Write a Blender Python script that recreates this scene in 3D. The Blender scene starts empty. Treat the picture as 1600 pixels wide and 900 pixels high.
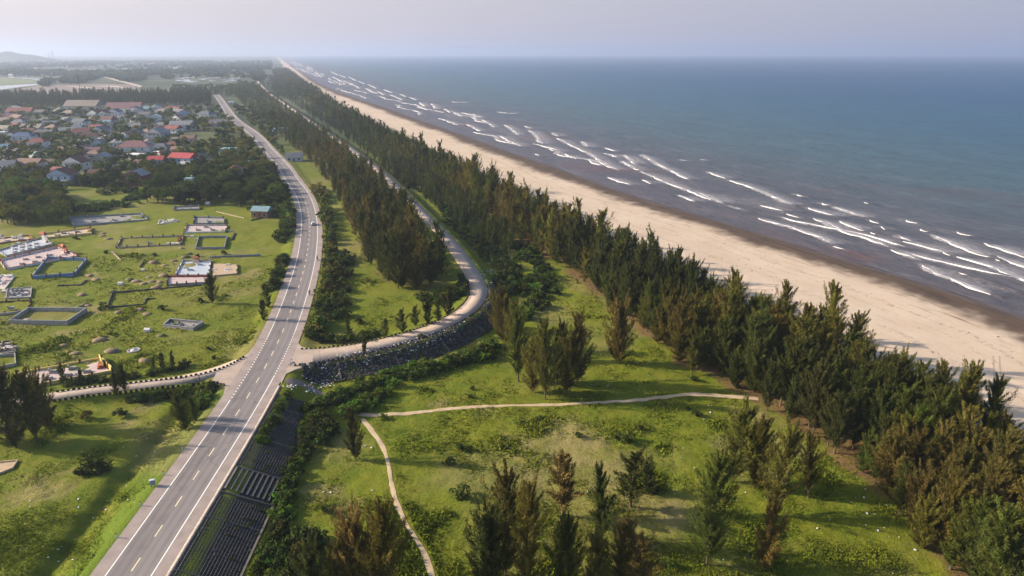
SKY_K = 0.12
SMOG_L = (3.5, 3.08, 3.28)
SMOG_R = (1.85, 1.92, 2.55)
HAZE_COL = (0.47, 0.56, 0.76, 1)
HAZE_D = 0.000125
SEA = [(0.118, 0.096, 0.100), (0.100, 0.100, 0.110), (0.068, 0.118, 0.138), (0.036, 0.104, 0.165), (0.015, 0.074, 0.165)]
EXPOSURE = 0.95
import bpy, math, random
import numpy as np
from mathutils import Vector, Matrix

RNG = np.random.default_rng(7)
random.seed(7)
scene = bpy.context.scene
COL = scene.collection

# ------------------------------------------------------------------ camera
H = 76.0
F = 1600 * 24.0 / 36.0
PITCH = math.atan2(367.0, F)
CP, SP = math.cos(PITCH), math.sin(PITCH)
cam_d = bpy.data.cameras.new('camera')
cam_d.lens = 24.0
cam_d.sensor_width = 36.0
cam_d.clip_start = 0.5
cam_d.clip_end = 60000.0
cam = bpy.data.objects.new('camera', cam_d)
COL.objects.link(cam)
cam.location = (0, 0, H)
cam.rotation_euler = (math.pi / 2 - PITCH, 0, 0)
scene.camera = cam


def G(x, y, z=0.0):
    """ground point seen at photo position (x, y) on the plane at height z"""
    u, v = x - 800.0, y - 450.0
    down = v * CP + F * SP
    fwd = F * CP - v * SP
    return (H - z) * u / down, (H - z) * fwd / down


# ------------------------------------------------------------------ curves
def catmull(pts, step=2.0):
    p = np.array(pts, float)
    p = np.vstack([2 * p[0] - p[1], p, 2 * p[-1] - p[-2]])
    out = []
    for i in range(1, len(p) - 2):
        a, b, c, d = p[i - 1:i + 3]
        n = max(2, int(np.linalg.norm(c - b) / step))
        t = np.linspace(0, 1, n, endpoint=False)[:, None]
        out.append(0.5 * (2 * b + (c - a) * t + (2 * a - 5 * b + 4 * c - d) * t ** 2 + (3 * b - a - 3 * c + d) * t ** 3))
    out.append(p[-2][None])
    return np.vstack(out)


def resample(p, step):
    s = np.r_[0, np.cumsum(np.linalg.norm(np.diff(p, axis=0), axis=1))]
    n = max(2, int(s[-1] / step) + 1)
    q = np.linspace(0, s[-1], n)
    return np.stack([np.interp(q, s, p[:, k]) for k in range(p.shape[1])], 1)


def smooth(p, k, it=1):
    for _ in range(it):
        pad = np.vstack([2 * p[0] - p[k:0:-1], p, 2 * p[-1] - p[-2:-k - 2:-1]])
        c = np.vstack([np.zeros(2), np.cumsum(pad, 0)])
        p = (c[2 * k + 1:] - c[:-2 * k - 1]) / (2 * k + 1)
    return p


def normals(p):
    d = np.gradient(p, axis=0)
    d /= np.linalg.norm(d, axis=1)[:, None] + 1e-9
    return np.stack([d[:, 1], -d[:, 0]], 1)      # to the right of travel


main_px = [(200, 900), (352, 675), (420, 567), (448, 505), (463, 460), (479, 405), (484, 350), (479, 320),
           (471, 300), (455, 280), (443, 260), (420, 235), (398, 210), (368, 188), (355, 172), (345, 157), (338, 148)]
MAIN = np.array([G(x, y) for x, y in main_px])
near = MAIN[0] + (MAIN[0] - MAIN[1]) / np.linalg.norm(MAIN[0] - MAIN[1]) * 70
MAIN = resample(catmull(np.vstack([near, MAIN]), 3), 3.0)
MAIN = smooth(MAIN, 5, 3)

side_px = [(438, 562), (470, 560), (510, 555), (560, 547), (610, 535), (660, 521), (705, 502), (735, 482), (748, 463),
           (747, 447), (739, 431), (724, 407), (701, 377), (660, 334), (625, 298), (582, 258), (520, 213), (480, 186),
           (445, 162), (413, 138), (391, 112)]
SIDE = resample(catmull([G(x, y, -0.2) for x, y in side_px], 2), 2.0)
SIDE = smooth(SIDE, 2, 2)
lane_px = [(380, 566), (345, 580), (310, 590), (270, 597), (225, 602), (180, 607), (130, 613), (70, 623), (0, 635), (-150, 660)]
LANE = smooth(resample(catmull([G(x, y, -0.3) for x, y in lane_px], 2), 2.0), 2, 2)

SEAZ = -5.9
shore_px = [(2100, 690), (1850, 590), (1600, 494), (1500, 460), (1425, 433), (1325, 410), (1200, 367), (1100, 339), (1000, 309), (925, 283), (875, 264), (805, 240),
            (725, 211), (655, 187), (600, 167), (575, 159), (537, 147), (500, 131), (475, 114), (458, 103)]
SH = np.array([G(x, y, SEAZ) for x, y in shore_px])
d = (SH[-1] - SH[-3])
d /= np.linalg.norm(d)
SH = np.vstack([SH, SH[-1] + d * 8000, SH[-1] + d * 25000])
sl = (SH[1] - SH[0]); sl /= np.linalg.norm(sl)
SH = np.vstack([SH[0] - sl * 300, SH])
SHORE = resample(SH, 8.0)
SHORE = np.vstack([smooth(SHORE[:900], 3, 2), SHORE[900:]])


def xshore(Y):
    return np.interp(Y, SHORE[:, 1], SHORE[:, 0])


def xmain(Y):
    return np.minimum(np.interp(Y, MAIN[:, 1], MAIN[:, 0]), xshore(Y) - 260 + 1e6 * (np.asarray(Y) < 1200))


sY = np.maximum.accumulate(SIDE[:, 1])


def xside(Y):
    return np.minimum(np.interp(Y, sY, SIDE[:, 0]), xshore(Y) - 160 + 1e6 * (np.asarray(Y) < 1200))


def dist_poly(X, Y, poly, reach=40.0):
    """distance to a polyline, exact within reach, else large"""
    X = np.asarray(X, float).ravel()
    Y = np.asarray(Y, float).ravel()
    if len(X) <= 64:
        q, e = poly[:-1], np.diff(poly, axis=0)
        dx, dy = X[:, None] - q[None, :, 0], Y[:, None] - q[None, :, 1]
        t = np.clip((dx * e[:, 0] + dy * e[:, 1]) / ((e ** 2).sum(1) + 1e-9), 0, 1)
        return np.minimum(1e3, np.hypot(dx - t * e[:, 0], dy - t * e[:, 1]).min(1))
    out = np.full(X.shape, 1e3)
    lo, hi = poly.min(0) - reach, poly.max(0) + reach
    idx = np.nonzero((X > lo[0]) & (X < hi[0]) & (Y > lo[1]) & (Y < hi[1]))[0]
    for s in range(0, len(poly) - 1, 12):
        seg = poly[s:s + 13]
        a, b = seg.min(0) - reach, seg.max(0) + reach
        m = idx[(X[idx] > a[0]) & (X[idx] < b[0]) & (Y[idx] > a[1]) & (Y[idx] < b[1])]
        if not len(m):
            continue
        P = np.stack([X[m], Y[m]], 1)
        best = out[m]
        for i in range(len(seg) - 1):
            q, e = seg[i], seg[i + 1] - seg[i]
            t = np.clip(((P - q) @ e) / (e @ e + 1e-9), 0, 1)
            best = np.minimum(best, np.hypot(*(P - q - t[:, None] * e).T))
        out[m] = best
    return out


def sst(a, b, x):
    t = np.clip((x - a) / (b - a), 0, 1)
    return t * t * (3 - 2 * t)


TAB = np.random.default_rng(3).random((256, 256))


def vnoise(X, Y, scale, seed=0):
    x, y = np.asarray(X, float) / scale + seed * 17.31, np.asarray(Y, float) / scale + seed * 9.17
    i, j = np.floor(x).astype(int), np.floor(y).astype(int)
    fx, fy = x - i, y - j
    fx, fy = fx * fx * (3 - 2 * fx), fy * fy * (3 - 2 * fy)
    i0, i1, j0, j1 = i % 256, (i + 1) % 256, j % 256, (j + 1) % 256
    return (TAB[i0, j0] * (1 - fx) + TAB[i1, j0] * fx) * (1 - fy) + (TAB[i0, j1] * (1 - fx) + TAB[i1, j1] * fx) * fy


def fbm(X, Y, scale, seed=0, o=3):
    a, w = 0, 0
    for k in range(o):
        a = a + vnoise(X, Y, scale / 2.1 ** k, seed + k) * 0.5 ** k
        w += 0.5 ** k
    return a / w


def inpoly(X, Y, poly):
    X, Y = np.asarray(X), np.asarray(Y)
    r = np.zeros(X.shape, bool)
    n = len(poly)
    for i in range(n):
        x1, y1 = poly[i]
        x2, y2 = poly[(i + 1) % n]
        c = ((y1 > Y) != (y2 > Y)) & (X < (x2 - x1) * (Y - y1) / (y2 - y1 + 1e-12) + x1)
        r ^= c
    return r


CSH = math.cos(math.radians(21))
PAD_L = [(412, 521), (402, 535), (388, 551), (368, 566), (340, 579), (330, 598), (345, 600), (352, 604), (349, 618), (385, 600), (430, 540)]
PAD_R = [(473, 503), (466, 522), (465, 535), (472, 542), (490, 546.5), (488, 569), (462, 577), (447, 584), (440, 598), (428, 590), (450, 530)]
PADS = [np.array([G(x, y, 0) for x, y in q]) for q in (PAD_L, PAD_R)]


def terrain(X, Y, relief=True, full=False):
    X = np.atleast_1d(np.asarray(X, float)); Y = np.atleast_1d(np.asarray(Y, float))
    shp = X.shape
    X, Y = X.ravel(), Y.ravel()
    xm, xs = xmain(Y), xside(Y)
    right = X > xm
    beyond = right & ((Y < SIDE[0, 1]) | (X > xs))
    s = (xshore(Y) - X) * CSH
    field = np.where(right, np.where(beyond, -3.5, -1.1), -1.3)
    d1, d2, d3 = dist_poly(X, Y, MAIN), dist_poly(X, Y, SIDE), dist_poly(X, Y, LANE)
    w1 = sst(0, 1, (d1 - 6.4) / np.where(beyond, 9.0, 5.0))
    w2 = sst(0, 1, (d2 - 3.7) / 5.5)
    w3 = sst(0, 1, (d3 - 2.8) / 3.0)
    w = np.minimum(np.minimum(w1, w2), w3)
    for pad_ in PADS:
        k_ = np.nonzero((np.abs(X - pad_[:, 0].mean()) < 30) & (np.abs(Y - pad_[:, 1].mean()) < 40))[0]
        if len(k_):
            dd_ = dist_poly(X[k_], Y[k_], np.vstack([pad_, pad_[:1]]), 8)
            w[k_] = np.minimum(w[k_], np.where(inpoly(X[k_], Y[k_], pad_), 0, sst(0, 4, dd_)))
    z = field * w - 0.14
    z = z - 1.15 * np.exp(-((d1 - 14.5) / 2.0) ** 2) * (~right) * sst(158, 140, Y)
    t = np.clip(1 - s / 62.0, 0, None)
    beach = s < 62
    zb = field + (SEAZ - 0.05 - field) * np.clip(t, 0, 1) - 0.06 * np.clip(-s, 0, 60) - 0.14 * (1 - np.clip(t, 0, 1))
    z = np.where(beach & right, zb, z)
    if relief:
        grass = np.where(beach & right, 0.25, 1.0) * w
        nearf = np.clip(1.4 - np.hypot(X, Y) / 700.0, 0, 1)
        z = z + grass * nearf * ((fbm(X, Y, 14, 1) - 0.5) * 0.9 + (fbm(X, Y, 2.6, 5, 2) - 0.5) * 0.42)
    if full:
        return [a.reshape(shp) for a in (z, s, w, right, beyond)]
    return z.reshape(shp)


def P(x, y):
    """ground point (with terrain height) seen at photo position (x, y)"""
    z = -1.0
    for _ in range(4):
        X, Y = G(x, y, z)
        z = float(terrain(X, Y)[0])
    return X, Y, z


def height_to(X, Y, z, ytop):
    """how tall a thing at X, Y on ground z is when its top shows at photo row ytop"""
    v = ytop - 450.0
    return H - Y * (F * SP + v * CP) / (F * CP - v * SP) - z


def scale_at(x, y):
    """metres per photo pixel there"""
    return H / ((y - 450) * CP + F * SP)


# ------------------------------------------------------------------ materials
def nodes(m):
    m.use_nodes = True
    nt = m.node_tree
    nt.nodes.clear()
    return nt, nt.nodes, nt.links


def N(nt, typ, **kw):
    n = nt.nodes.new(typ)
    for k, v in kw.items():
        if k.startswith('i_'):
            n.inputs[k[2:].replace('_', ' ')].default_value = v
        else:
            setattr(n, k, v)
    return n


def mix_col(nt, fac, a, b, blend='MIX'):
    n = nt.nodes.new('ShaderNodeMix')
    n.data_type = 'RGBA'
    n.blend_type = blend
    n.clamp_factor = True
    for sock, v in ((n.inputs[0], fac), (n.inputs[6], a), (n.inputs[7], b)):
        if hasattr(v, 'is_linked'):
            nt.links.new(v, sock)
        elif isinstance(v, (int, float)):
            sock.default_value = v
        else:
            sock.default_value = (*v, 1)
    return n.outputs[2]


def ramp(nt, src, lo, hi):
    n = nt.nodes.new('ShaderNodeMapRange')
    n.inputs[1].default_value, n.inputs[2].default_value = lo, hi
    nt.links.new(src, n.inputs[0])
    return n.outputs[0]


def noise(nt, scale, detail=3, vec=None, rough=0.55):
    n = nt.nodes.new('ShaderNodeTexNoise')
    n.inputs['Scale'].default_value = scale
    n.inputs['Detail'].default_value = detail
    n.inputs['Roughness'].default_value = rough
    if vec is None:
        g = nt.nodes.new('ShaderNodeNewGeometry')
        vec = g.outputs['Position']
    nt.links.new(vec, n.inputs['Vector'])
    return n.outputs[0]


def attr(nt, name):
    n = nt.nodes.new('ShaderNodeAttribute')
    n.attribute_name = name
    return n


def math_n(nt, op, a, b=None):
    n = nt.nodes.new('ShaderNodeMath')
    n.operation = op
    for sock, v in ((n.inputs[0], a), (n.inputs[1], b)):
        if v is None:
            continue
        if hasattr(v, 'is_linked'):
            nt.links.new(v, sock)
        else:
            sock.default_value = v
    return n.outputs[0]


def finish(nt, col, rough=0.9, bump=None, bs=0.5, bd=0.1, spec=0.2):
    b = nt.nodes.new('ShaderNodeBsdfPrincipled')
    o = nt.nodes.new('ShaderNodeOutputMaterial')
    if hasattr(col, 'is_linked'):
        nt.links.new(col, b.inputs['Base Color'])
    else:
        b.inputs['Base Color'].default_value = (*col, 1)
    b.inputs['Roughness'].default_value = rough
    b.inputs['Specular IOR Level'].default_value = spec
    if bump is not None:
        n = nt.nodes.new('ShaderNodeBump')
        n.inputs['Strength'].default_value = bs
        n.inputs['Distance'].default_value = bd
        nt.links.new(bump, n.inputs['Height'])
        nt.links.new(n.outputs[0], b.inputs['Normal'])
    nt.links.new(b.outputs[0], o.inputs[0])
    return b


MATS = {}


def plain(name, col, var=0.18, scale=0.8, rough=0.85, metal=0.0, spec=0.3, stain=None):
    """worn paint, plaster, stone or metal: base colour broken by two noises"""
    if name in MATS:
        return MATS[name]
    m = bpy.data.materials.new(name)
    nt, _, _ = nodes(m)
    a = noise(nt, scale, 4)
    b = noise(nt, scale * 6, 2)
    c = mix_col(nt, ramp(nt, a, 0.3, 0.7), tuple(x * (1 - var) for x in col), tuple(min(1, x * (1 + var)) for x in col))
    c = mix_col(nt, ramp(nt, b, 0.45, 0.8), c, stain or tuple(x * 0.7 for x in col))
    s = finish(nt, c, rough, b, 0.3, 0.03, spec)
    s.inputs['Metallic'].default_value = metal
    MATS[name] = m
    return m


def leaf_material(name, from_attr):
    m = bpy.data.materials.new(name)
    nt, _, L = nodes(m)
    if from_attr:
        base = attr(nt, 'tcol').outputs['Color']
    else:
        base = nt.nodes.new('ShaderNodeObjectInfo').outputs['Color']
    cl = attr(nt, 'cl').outputs['Fac']
    tip = attr(nt, 'tip').outputs['Fac']
    k = nt.nodes.new('ShaderNodeMapRange')
    L.new(cl, k.inputs[0])
    k.inputs[3].default_value, k.inputs[4].default_value = 0.62, 1.35
    v = nt.nodes.new('ShaderNodeVectorMath'); v.operation = 'SCALE'
    L.new(base, v.inputs[0]); L.new(k.outputs[0], v.inputs['Scale'])
    c = mix_col(nt, math_n(nt, 'MULTIPLY', tip, 0.48), v.outputs[0], (0.155, 0.122, 0.034))
    d = nt.nodes.new('ShaderNodeBsdfDiffuse'); t = nt.nodes.new('ShaderNodeBsdfTranslucent')
    L.new(c, d.inputs[0]); L.new(c, t.inputs[0])
    mx = nt.nodes.new('ShaderNodeMixShader'); mx.inputs[0].default_value = 0.22
    L.new(d.outputs[0], mx.inputs[1]); L.new(t.outputs[0], mx.inputs[2])
    o = nt.nodes.new('ShaderNodeOutputMaterial')
    L.new(mx.outputs[0], o.inputs[0])
    return m


# ------------------------------------------------------------------ objects
def link(o, parent=None):
    COL.objects.link(o)
    if parent is not None:
        o.parent = parent
    return o


def props(o, label=None, cat=None, group=None, kind=None):
    if label: o['label'] = label
    if cat: o['category'] = cat
    if group: o['group'] = group
    if kind: o['kind'] = kind
    return o


def empty(name, label, cat, loc, rz=0.0, group=None, sc=1.0):
    o = bpy.data.objects.new(name, None)
    o.empty_display_size = 0.3
    o.location = loc
    o.rotation_euler = (0, 0, rz)
    o.scale = (sc, sc, sc)
    link(o)
    return props(o, label, cat, group)


def mesh_np(name, V, faces4=None, mat=None, attrs=None, smooth_=False, tri=False):
    """numpy mesh; faces (n,4) or (n,3)"""
    me = bpy.data.meshes.new(name)
    k = 3 if tri else 4
    Fc = np.asarray(faces4, np.int32)
    me.vertices.add(len(V))
    me.vertices.foreach_set('co', np.asarray(V, np.float32).ravel())
    me.loops.add(Fc.size)
    me.loops.foreach_set('vertex_index', Fc.ravel())
    me.polygons.add(len(Fc))
    me.polygons.foreach_set('loop_start', np.arange(0, Fc.size, k, dtype=np.int32))
    me.polygons.foreach_set('loop_total', np.full(len(Fc), k, np.int32))
    for an, av in (attrs or {}).items():
        av = np.asarray(av, np.float32)
        if av.ndim == 2:
            a = me.attributes.new(an, 'FLOAT_COLOR', 'POINT')
            a.data.foreach_set('color', np.c_[av, np.ones(len(av))].astype(np.float32).ravel())
        else:
            a = me.attributes.new(an, 'FLOAT', 'POINT')
            a.data.foreach_set('value', av)
    me.update(calc_edges=True)
    if smooth_:
        me.polygons.foreach_set('use_smooth', np.ones(len(Fc), bool))
    if mat is not None:
        me.materials.append(mat)
    return me


def quads_mesh(name, Q, mat, attrs=None):
    n = len(Q)
    at = {k: np.repeat(v, 4, axis=0) for k, v in (attrs or {}).items()}
    return mesh_np(name, Q.reshape(-1, 3), np.arange(n * 4).reshape(-1, 4), mat, at)


class MB:
    """collects boxes, prisms and tubes into one mesh"""

    def __init__(s):
        s.v, s.f = [], []

    def add(s, verts, faces):
        o = len(s.v)
        s.v += [tuple(p) for p in verts]
        s.f += [tuple(o + i for i in f) for f in faces]
        return s

    def box(s, x0, x1, y0, y1, z0, z1, taper=0.0):
        t = taper
        v = [(x0, y0, z0), (x1, y0, z0), (x1, y1, z0), (x0, y1, z0),
             (x0 + t, y0 + t, z1), (x1 - t, y0 + t, z1), (x1 - t, y1 - t, z1), (x0 + t, y1 - t, z1)]
        return s.add(v, [(0, 3, 2, 1), (4, 5, 6, 7), (0, 1, 5, 4), (1, 2, 6, 5), (2, 3, 7, 6), (3, 0, 4, 7)])

    def bar(s, a, b, w, h, z_up=True):
        """box along a->b, width w, standing h high from the line"""
        a, b = Vector(a), Vector(b)
        d = b - a
        n = Vector((d.y, -d.x, 0))
        n = n.normalized() * w / 2 if n.length > 1e-6 else Vector((w / 2, 0, 0))
        up = Vector((0, 0, h))
        v = [a - n, a + n, b + n, b - n, a - n + up, a + n + up, b + n + up, b - n + up]
        return s.add(v, [(0, 1, 2, 3), (4, 7, 6, 5), (0, 4, 5, 1), (1, 5, 6, 2), (2, 6, 7, 3), (3, 7, 4, 0)])

    def tube(s, pts, rads, n=6):
        pts = [Vector(p) for p in pts]
        rings = []
        for i, p in enumerate(pts):
            d = (pts[min(i + 1, len(pts) - 1)] - pts[max(i - 1, 0)]).normalized()
            a = d.orthogonal().normalized()
            b = d.cross(a)
            r = rads[i] if hasattr(rads, '__len__') else rads
            rings.append([p + (a * math.cos(k * 2 * math.pi / n) + b * math.sin(k * 2 * math.pi / n)) * r for k in range(n)])
        v = [q for r in rings for q in r]
        f = []
        for i in range(len(pts) - 1):
            for k in range(n):
                f.append((i * n + k, i * n + (k + 1) % n, (i + 1) * n + (k + 1) % n, (i + 1) * n + k))
        f.append(tuple(range(n))[::-1])
        f.append(tuple((len(pts) - 1) * n + k for k in range(n)))
        return s.add(v, f)

    def lathe(s, prof, n=10, c=(0, 0, 0)):
        v, f = [], []
        for r, z in prof:
            for k in range(n):
                a = k * 2 * math.pi / n
                v.append((c[0] + r * math.cos(a), c[1] + r * math.sin(a), c[2] + z))
        for i in range(len(prof) - 1):
            for k in range(n):
                f.append((i * n + k, i * n + (k + 1) % n, (i + 1) * n + (k + 1) % n, (i + 1) * n + k))
        f.append(tuple(range(n))[::-1])
        f.append(tuple((len(prof) - 1) * n + k for k in range(n)))
        return s.add(v, f)

    def mesh(s, name, mat, smooth_=False):
        me = bpy.data.meshes.new(name)
        me.from_pydata(s.v, [], s.f)
        me.update()
        if smooth_:
            me.polygons.foreach_set('use_smooth', np.ones(len(me.polygons), bool))
        me.materials.append(mat)
        return me

    def build(s, name, mat, parent=None, smooth_=False):
        return link(bpy.data.objects.new(name, s.mesh(name, mat, smooth_)), parent)


def structure(name, me):
    o = link(bpy.data.objects.new(name, me))
    o['kind'] = 'structure'
    return o


def stuff(name, me, label, cat):
    o = link(bpy.data.objects.new(name, me))
    return props(o, label, cat, None, 'stuff')
# ------------------------------------------------------------------ light, sky, haze
SUN_EL, SUN_AZ = math.radians(24.0), math.radians(-83.0)      # azimuth from +Y towards +X
sun_dir = Vector((math.sin(SUN_AZ) * math.cos(SUN_EL), math.cos(SUN_AZ) * math.cos(SUN_EL), math.sin(SUN_EL)))
sl_ = bpy.data.lights.new('sun', 'SUN')
sl_.energy = 4.9
sl_.angle = math.radians(0.6)
sl_.color = (1.0, 0.84, 0.64)
sun = bpy.data.objects.new('sun', sl_)
link(sun)
sun.rotation_euler = (-sun_dir).to_track_quat('-Z', 'Y').to_euler()

w = bpy.data.worlds.new('World')
scene.world = w
w.use_nodes = True
nt = w.node_tree
nt.nodes.clear()
sky = nt.nodes.new('ShaderNodeTexSky')
sky.sky_type = 'NISHITA'
sky.sun_disc = False
sky.sun_elevation = SUN_EL
sky.sun_rotation = SUN_AZ
sky.altitude = 50
sky.air_density = 1.0
sky.dust_density = 3.0
sky.ozone_density = 2.0
# the lowest degrees of the sky are a lilac smog band
tc = nt.nodes.new('ShaderNodeTexCoord')
sx = nt.nodes.new('ShaderNodeSeparateXYZ')
nt.links.new(tc.outputs['Generated'], sx.inputs[0])
band = nt.nodes.new('ShaderNodeMapRange')
band.inputs[1].default_value, band.inputs[2].default_value = 0.0, 0.30
band.inputs[3].default_value, band.inputs[4].default_value = 0.92, 0.0
band.interpolation_type = 'SMOOTHSTEP'
nt.links.new(sx.outputs[2], band.inputs[0])
lr = nt.nodes.new('ShaderNodeMapRange')
lr.inputs[1].default_value, lr.inputs[2].default_value = -0.65, 0.65
nt.links.new(sx.outputs[0], lr.inputs[0])
smog = mix_col(nt, lr.outputs[0], SMOG_L, SMOG_R)
skyc = mix_col(nt, band.outputs[0], sky.outputs[0], smog)
bg = nt.nodes.new('ShaderNodeBackground')
bg.inputs[1].default_value = SKY_K
nt.links.new(skyc, bg.inputs[0])
wo = nt.nodes.new('ShaderNodeOutputWorld')
nt.links.new(bg.outputs[0], wo.inputs[0])

hz = MB().box(-27000, 27000, -260, 27000, -30, 215)
hm = bpy.data.materials.new('haze')
nt, _, L = nodes(hm)
pv = nt.nodes.new('ShaderNodeVolumePrincipled')
pv.inputs['Color'].default_value = HAZE_COL
pv.inputs['Density'].default_value = HAZE_D
pv.inputs['Anisotropy'].default_value = 0.35
o = nt.nodes.new('ShaderNodeOutputMaterial')
L.new(pv.outputs[0], o.inputs['Volume'])
ho = hz.build('haze', hm)
ho['kind'] = 'stuff'
ho['label'] = 'pale lilac haze in the air over land and sea'

# ------------------------------------------------------------------ ground sheet
def px_poly(pts):
    return [P(x, y)[:2] for x, y in pts]


beltB_px = [(1540, 985), (1480, 920), (1440, 860), (1400, 805), (1355, 758), (1280, 700), (1180, 634), (1080, 585), (1015, 532), (955, 486), (925, 458),
            (885, 425), (820, 385), (770, 345), (700, 300), (640, 262), (590, 232), (520, 190), (475, 158), (440, 130), (425, 114),
            (440, 104), (452, 112), (500, 148), (600, 217), (700, 269), (850, 354), (1000, 428), (1100, 482), (1250, 536), (1310, 567), (1400, 630),
            (1500, 680), (1600, 745), (1720, 825), (1900, 990)]
BELT_B = px_poly(beltB_px)
beltA_px = [(590, 440), (645, 460), (700, 450), (690, 425), (664, 390), (632, 350), (616, 306), (573, 262), (516, 216), (461, 174), (400, 136),
            (372, 128), (368, 150), (380, 165), (415, 195), (450, 225), (490, 262), (515, 290), (538, 330), (555, 380)]
BELT_C = px_poly([(648, 322), (692, 350), (738, 385), (768, 402), (812, 392), (752, 332), (690, 300), (650, 268), (578, 224), (520, 190), (470, 158), (432, 120), (418, 120), (443, 153), (484, 180), (524, 205), (594, 258), (624, 292)])
BELT_A = px_poly(beltA_px)

path1_px = [(560, 647), (590, 649), (640, 646), (690, 640), (740, 636), (800, 633.5), (880, 632), (940, 629), (1000, 625), (1050, 619), (1100, 617), (1150, 620), (1185, 624)]
path2_px = [(566, 655), (580, 672), (597, 697), (606, 722), (611, 752), (619, 785), (635, 820), (655, 850), (667, 875), (676, 905), (684, 950)]
PATH1 = resample(catmull([P(x, y)[:2] for x, y in path1_px], 1.5), 1.0)
PATH2 = resample(catmull([P(x, y)[:2] for x, y in path2_px], 1.5), 1.0)

ys = np.r_[np.linspace(1250, 460, 640), np.linspace(458, 130, 300), np.linspace(129, 93, 70)]
rowsY = G(800, ys, -2.0)[1]
rowsY = np.r_[np.linspace(-150, rowsY[0] - 3, 30), rowsY, np.geomspace(rowsY[-1] * 1.06, 25500, 16)]
us = np.r_[-np.geomspace(6500, 1120, 22), np.linspace(-1100, 1100, 640), np.geomspace(1120, 6500, 22)]
RY, UU = np.meshgrid(rowsY, us, indexing='ij')
RX = UU * np.clip(RY, 75, None) / (F * 0.98)
RX = np.clip(RX, -26000, 26000)
Z, S, W, RIGHT, BEYOND = terrain(RX, RY, True, True)
nr, nc = RX.shape
X_, Y_, Z_ = RX.ravel(), RY.ravel(), Z.ravel()
s_, w_ = S.ravel(), W.ravel()
right_ = RIGHT.ravel()
dirt = np.zeros(X_.shape)
for poly, am, reach in ((BELT_B, 1.0, 9), (BELT_A, 0.5, 6)):
    p = np.array(poly)
    m = np.nonzero((X_ > p[:, 0].min() - 20) & (X_ < p[:, 0].max() + 20) & (Y_ > p[:, 1].min() - 20) & (Y_ < p[:, 1].max() + 20))[0]
    ins = inpoly(X_[m], Y_[m], poly)
    de = dist_poly(X_[m], Y_[m], np.vstack([p, p[:1]]), 14)
    sd = np.where(ins, de, -de)
    nn = fbm(X_[m], Y_[m], 8, 11)
    dirt[m] = np.maximum(dirt[m], am * sst(-0.5, 3.0, sd + (nn - 0.55) * 10))
dp = np.minimum(dist_poly(X_, Y_, PATH1, 10), dist_poly(X_, Y_, PATH2, 10))
nn2 = fbm(X_, Y_, 3.0, 21)
path_w = np.clip(1 - (dp - 0.45 - (nn2 - 0.5) * 0.9) / 0.35, 0, 1)
# dry, trampled patches seen in the meadow
dry = np.zeros(X_.shape)
for x, y, r in ((870, 670, 7), (905, 690, 6), (965, 735, 6), (880, 715, 6), (990, 790, 5), (820, 740, 4), (1045, 800, 5), (540, 800, 4), (510, 770, 5),
                (1180, 650, 6), (1240, 700, 6), (690, 632, 3), (760, 640, 3), (1000, 870, 5), (945, 760, 4), (800, 700, 5), (1130, 690, 4),
                (220, 640, 4), (200, 665, 4), (60, 760, 6), (75, 765, 5), (110, 560, 4), (110, 545, 3), (160, 530, 4), (100, 520, 4), (145, 430, 5), (290, 415, 4),
                (350, 425, 7), (375, 433, 7), (395, 425, 5), (140, 485, 5), (230, 440, 4), (20, 640, 4)):
    gx, gy, _ = P(x, y)
    dd = np.hypot(X_ - gx, Y_ - gy) / r
    dry = np.maximum(dry, sst(1.25, 0.1, dd + (nn2 - 0.5) * 1.5))
dry = np.clip(dry * 0.9 + 0.55 * sst(0.56, 0.72, fbm(X_, Y_, 26, 31)) * (Y_ < 600), 0, 1)
s_edge = np.interp(Y_, [190, 420, 700], [84, 74, 62])
sandy = np.clip(sst(8, -6, s_ - s_edge + (nn2 - 0.5) * 10) * right_, 0, 1)
bank = sst(12.5, 9.5, dist_poly(X_, Y_, MAIN, 20)) * (~(right_ > 0.5)) * sst(170, 150, Y_)
wetn = (fbm(X_, Y_, 30, 41) - 0.5) * 10 + (nn2 - 0.5) * 4
wet = sst(26.0, 12.0, s_ + wetn + (fbm(X_, Y_, 5, 43) - .5) * 9)
far = sst(350, 900, np.hypot(X_, Y_))

idx = np.arange(nr * nc).reshape(nr, nc)
Q = np.stack([idx[:-1, :-1], idx[:-1, 1:], idx[1:, 1:], idx[1:, :-1]], -1).reshape(-1, 4)
fs = s_[Q].mean(1)
fr = right_[Q].mean(1) > 0.5
is_beach = (fs < s_edge[Q].mean(1) - 4) & fr
keep = ~(fr & (fs < -70))


def sub(mask, name, mat, at):
    q = Q[mask]
    u, inv = np.unique(q, return_inverse=True)
    return mesh_np(name, np.stack([X_[u], Y_[u], Z_[u]], 1), inv.reshape(-1, 4), mat, {k: v[u] for k, v in at.items()}, True)


gm = bpy.data.materials.new('meadow_ground')
nt, _, L = nodes(gm)
n1, n2, n3, n4 = noise(nt, 0.05, 4), noise(nt, 0.35, 4), noise(nt, 1.6, 4, rough=0.7), noise(nt, 6.0, 3)
c = mix_col(nt, ramp(nt, n1, 0.35, 0.65), (0.100, 0.140, 0.010), (0.142, 0.162, 0.013))
c = mix_col(nt, ramp(nt, n2, 0.40, 0.75), c, (0.165, 0.165, 0.018))
c = mix_col(nt, ramp(nt, n3, 0.56, 0.84), c, (0.052, 0.082, 0.012))
c = mix_col(nt, math_n(nt, 'MULTIPLY', ramp(nt, n4, 0.5, 0.8), 0.45), c, (0.030, 0.045, 0.012))
c = mix_col(nt, math_n(nt, 'MULTIPLY', attr(nt, 'bank').outputs['Fac'], 0.8), c, (0.105, 0.165, 0.016))  # brighter green along the road bank, its sunlit look put into the colour
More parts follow.
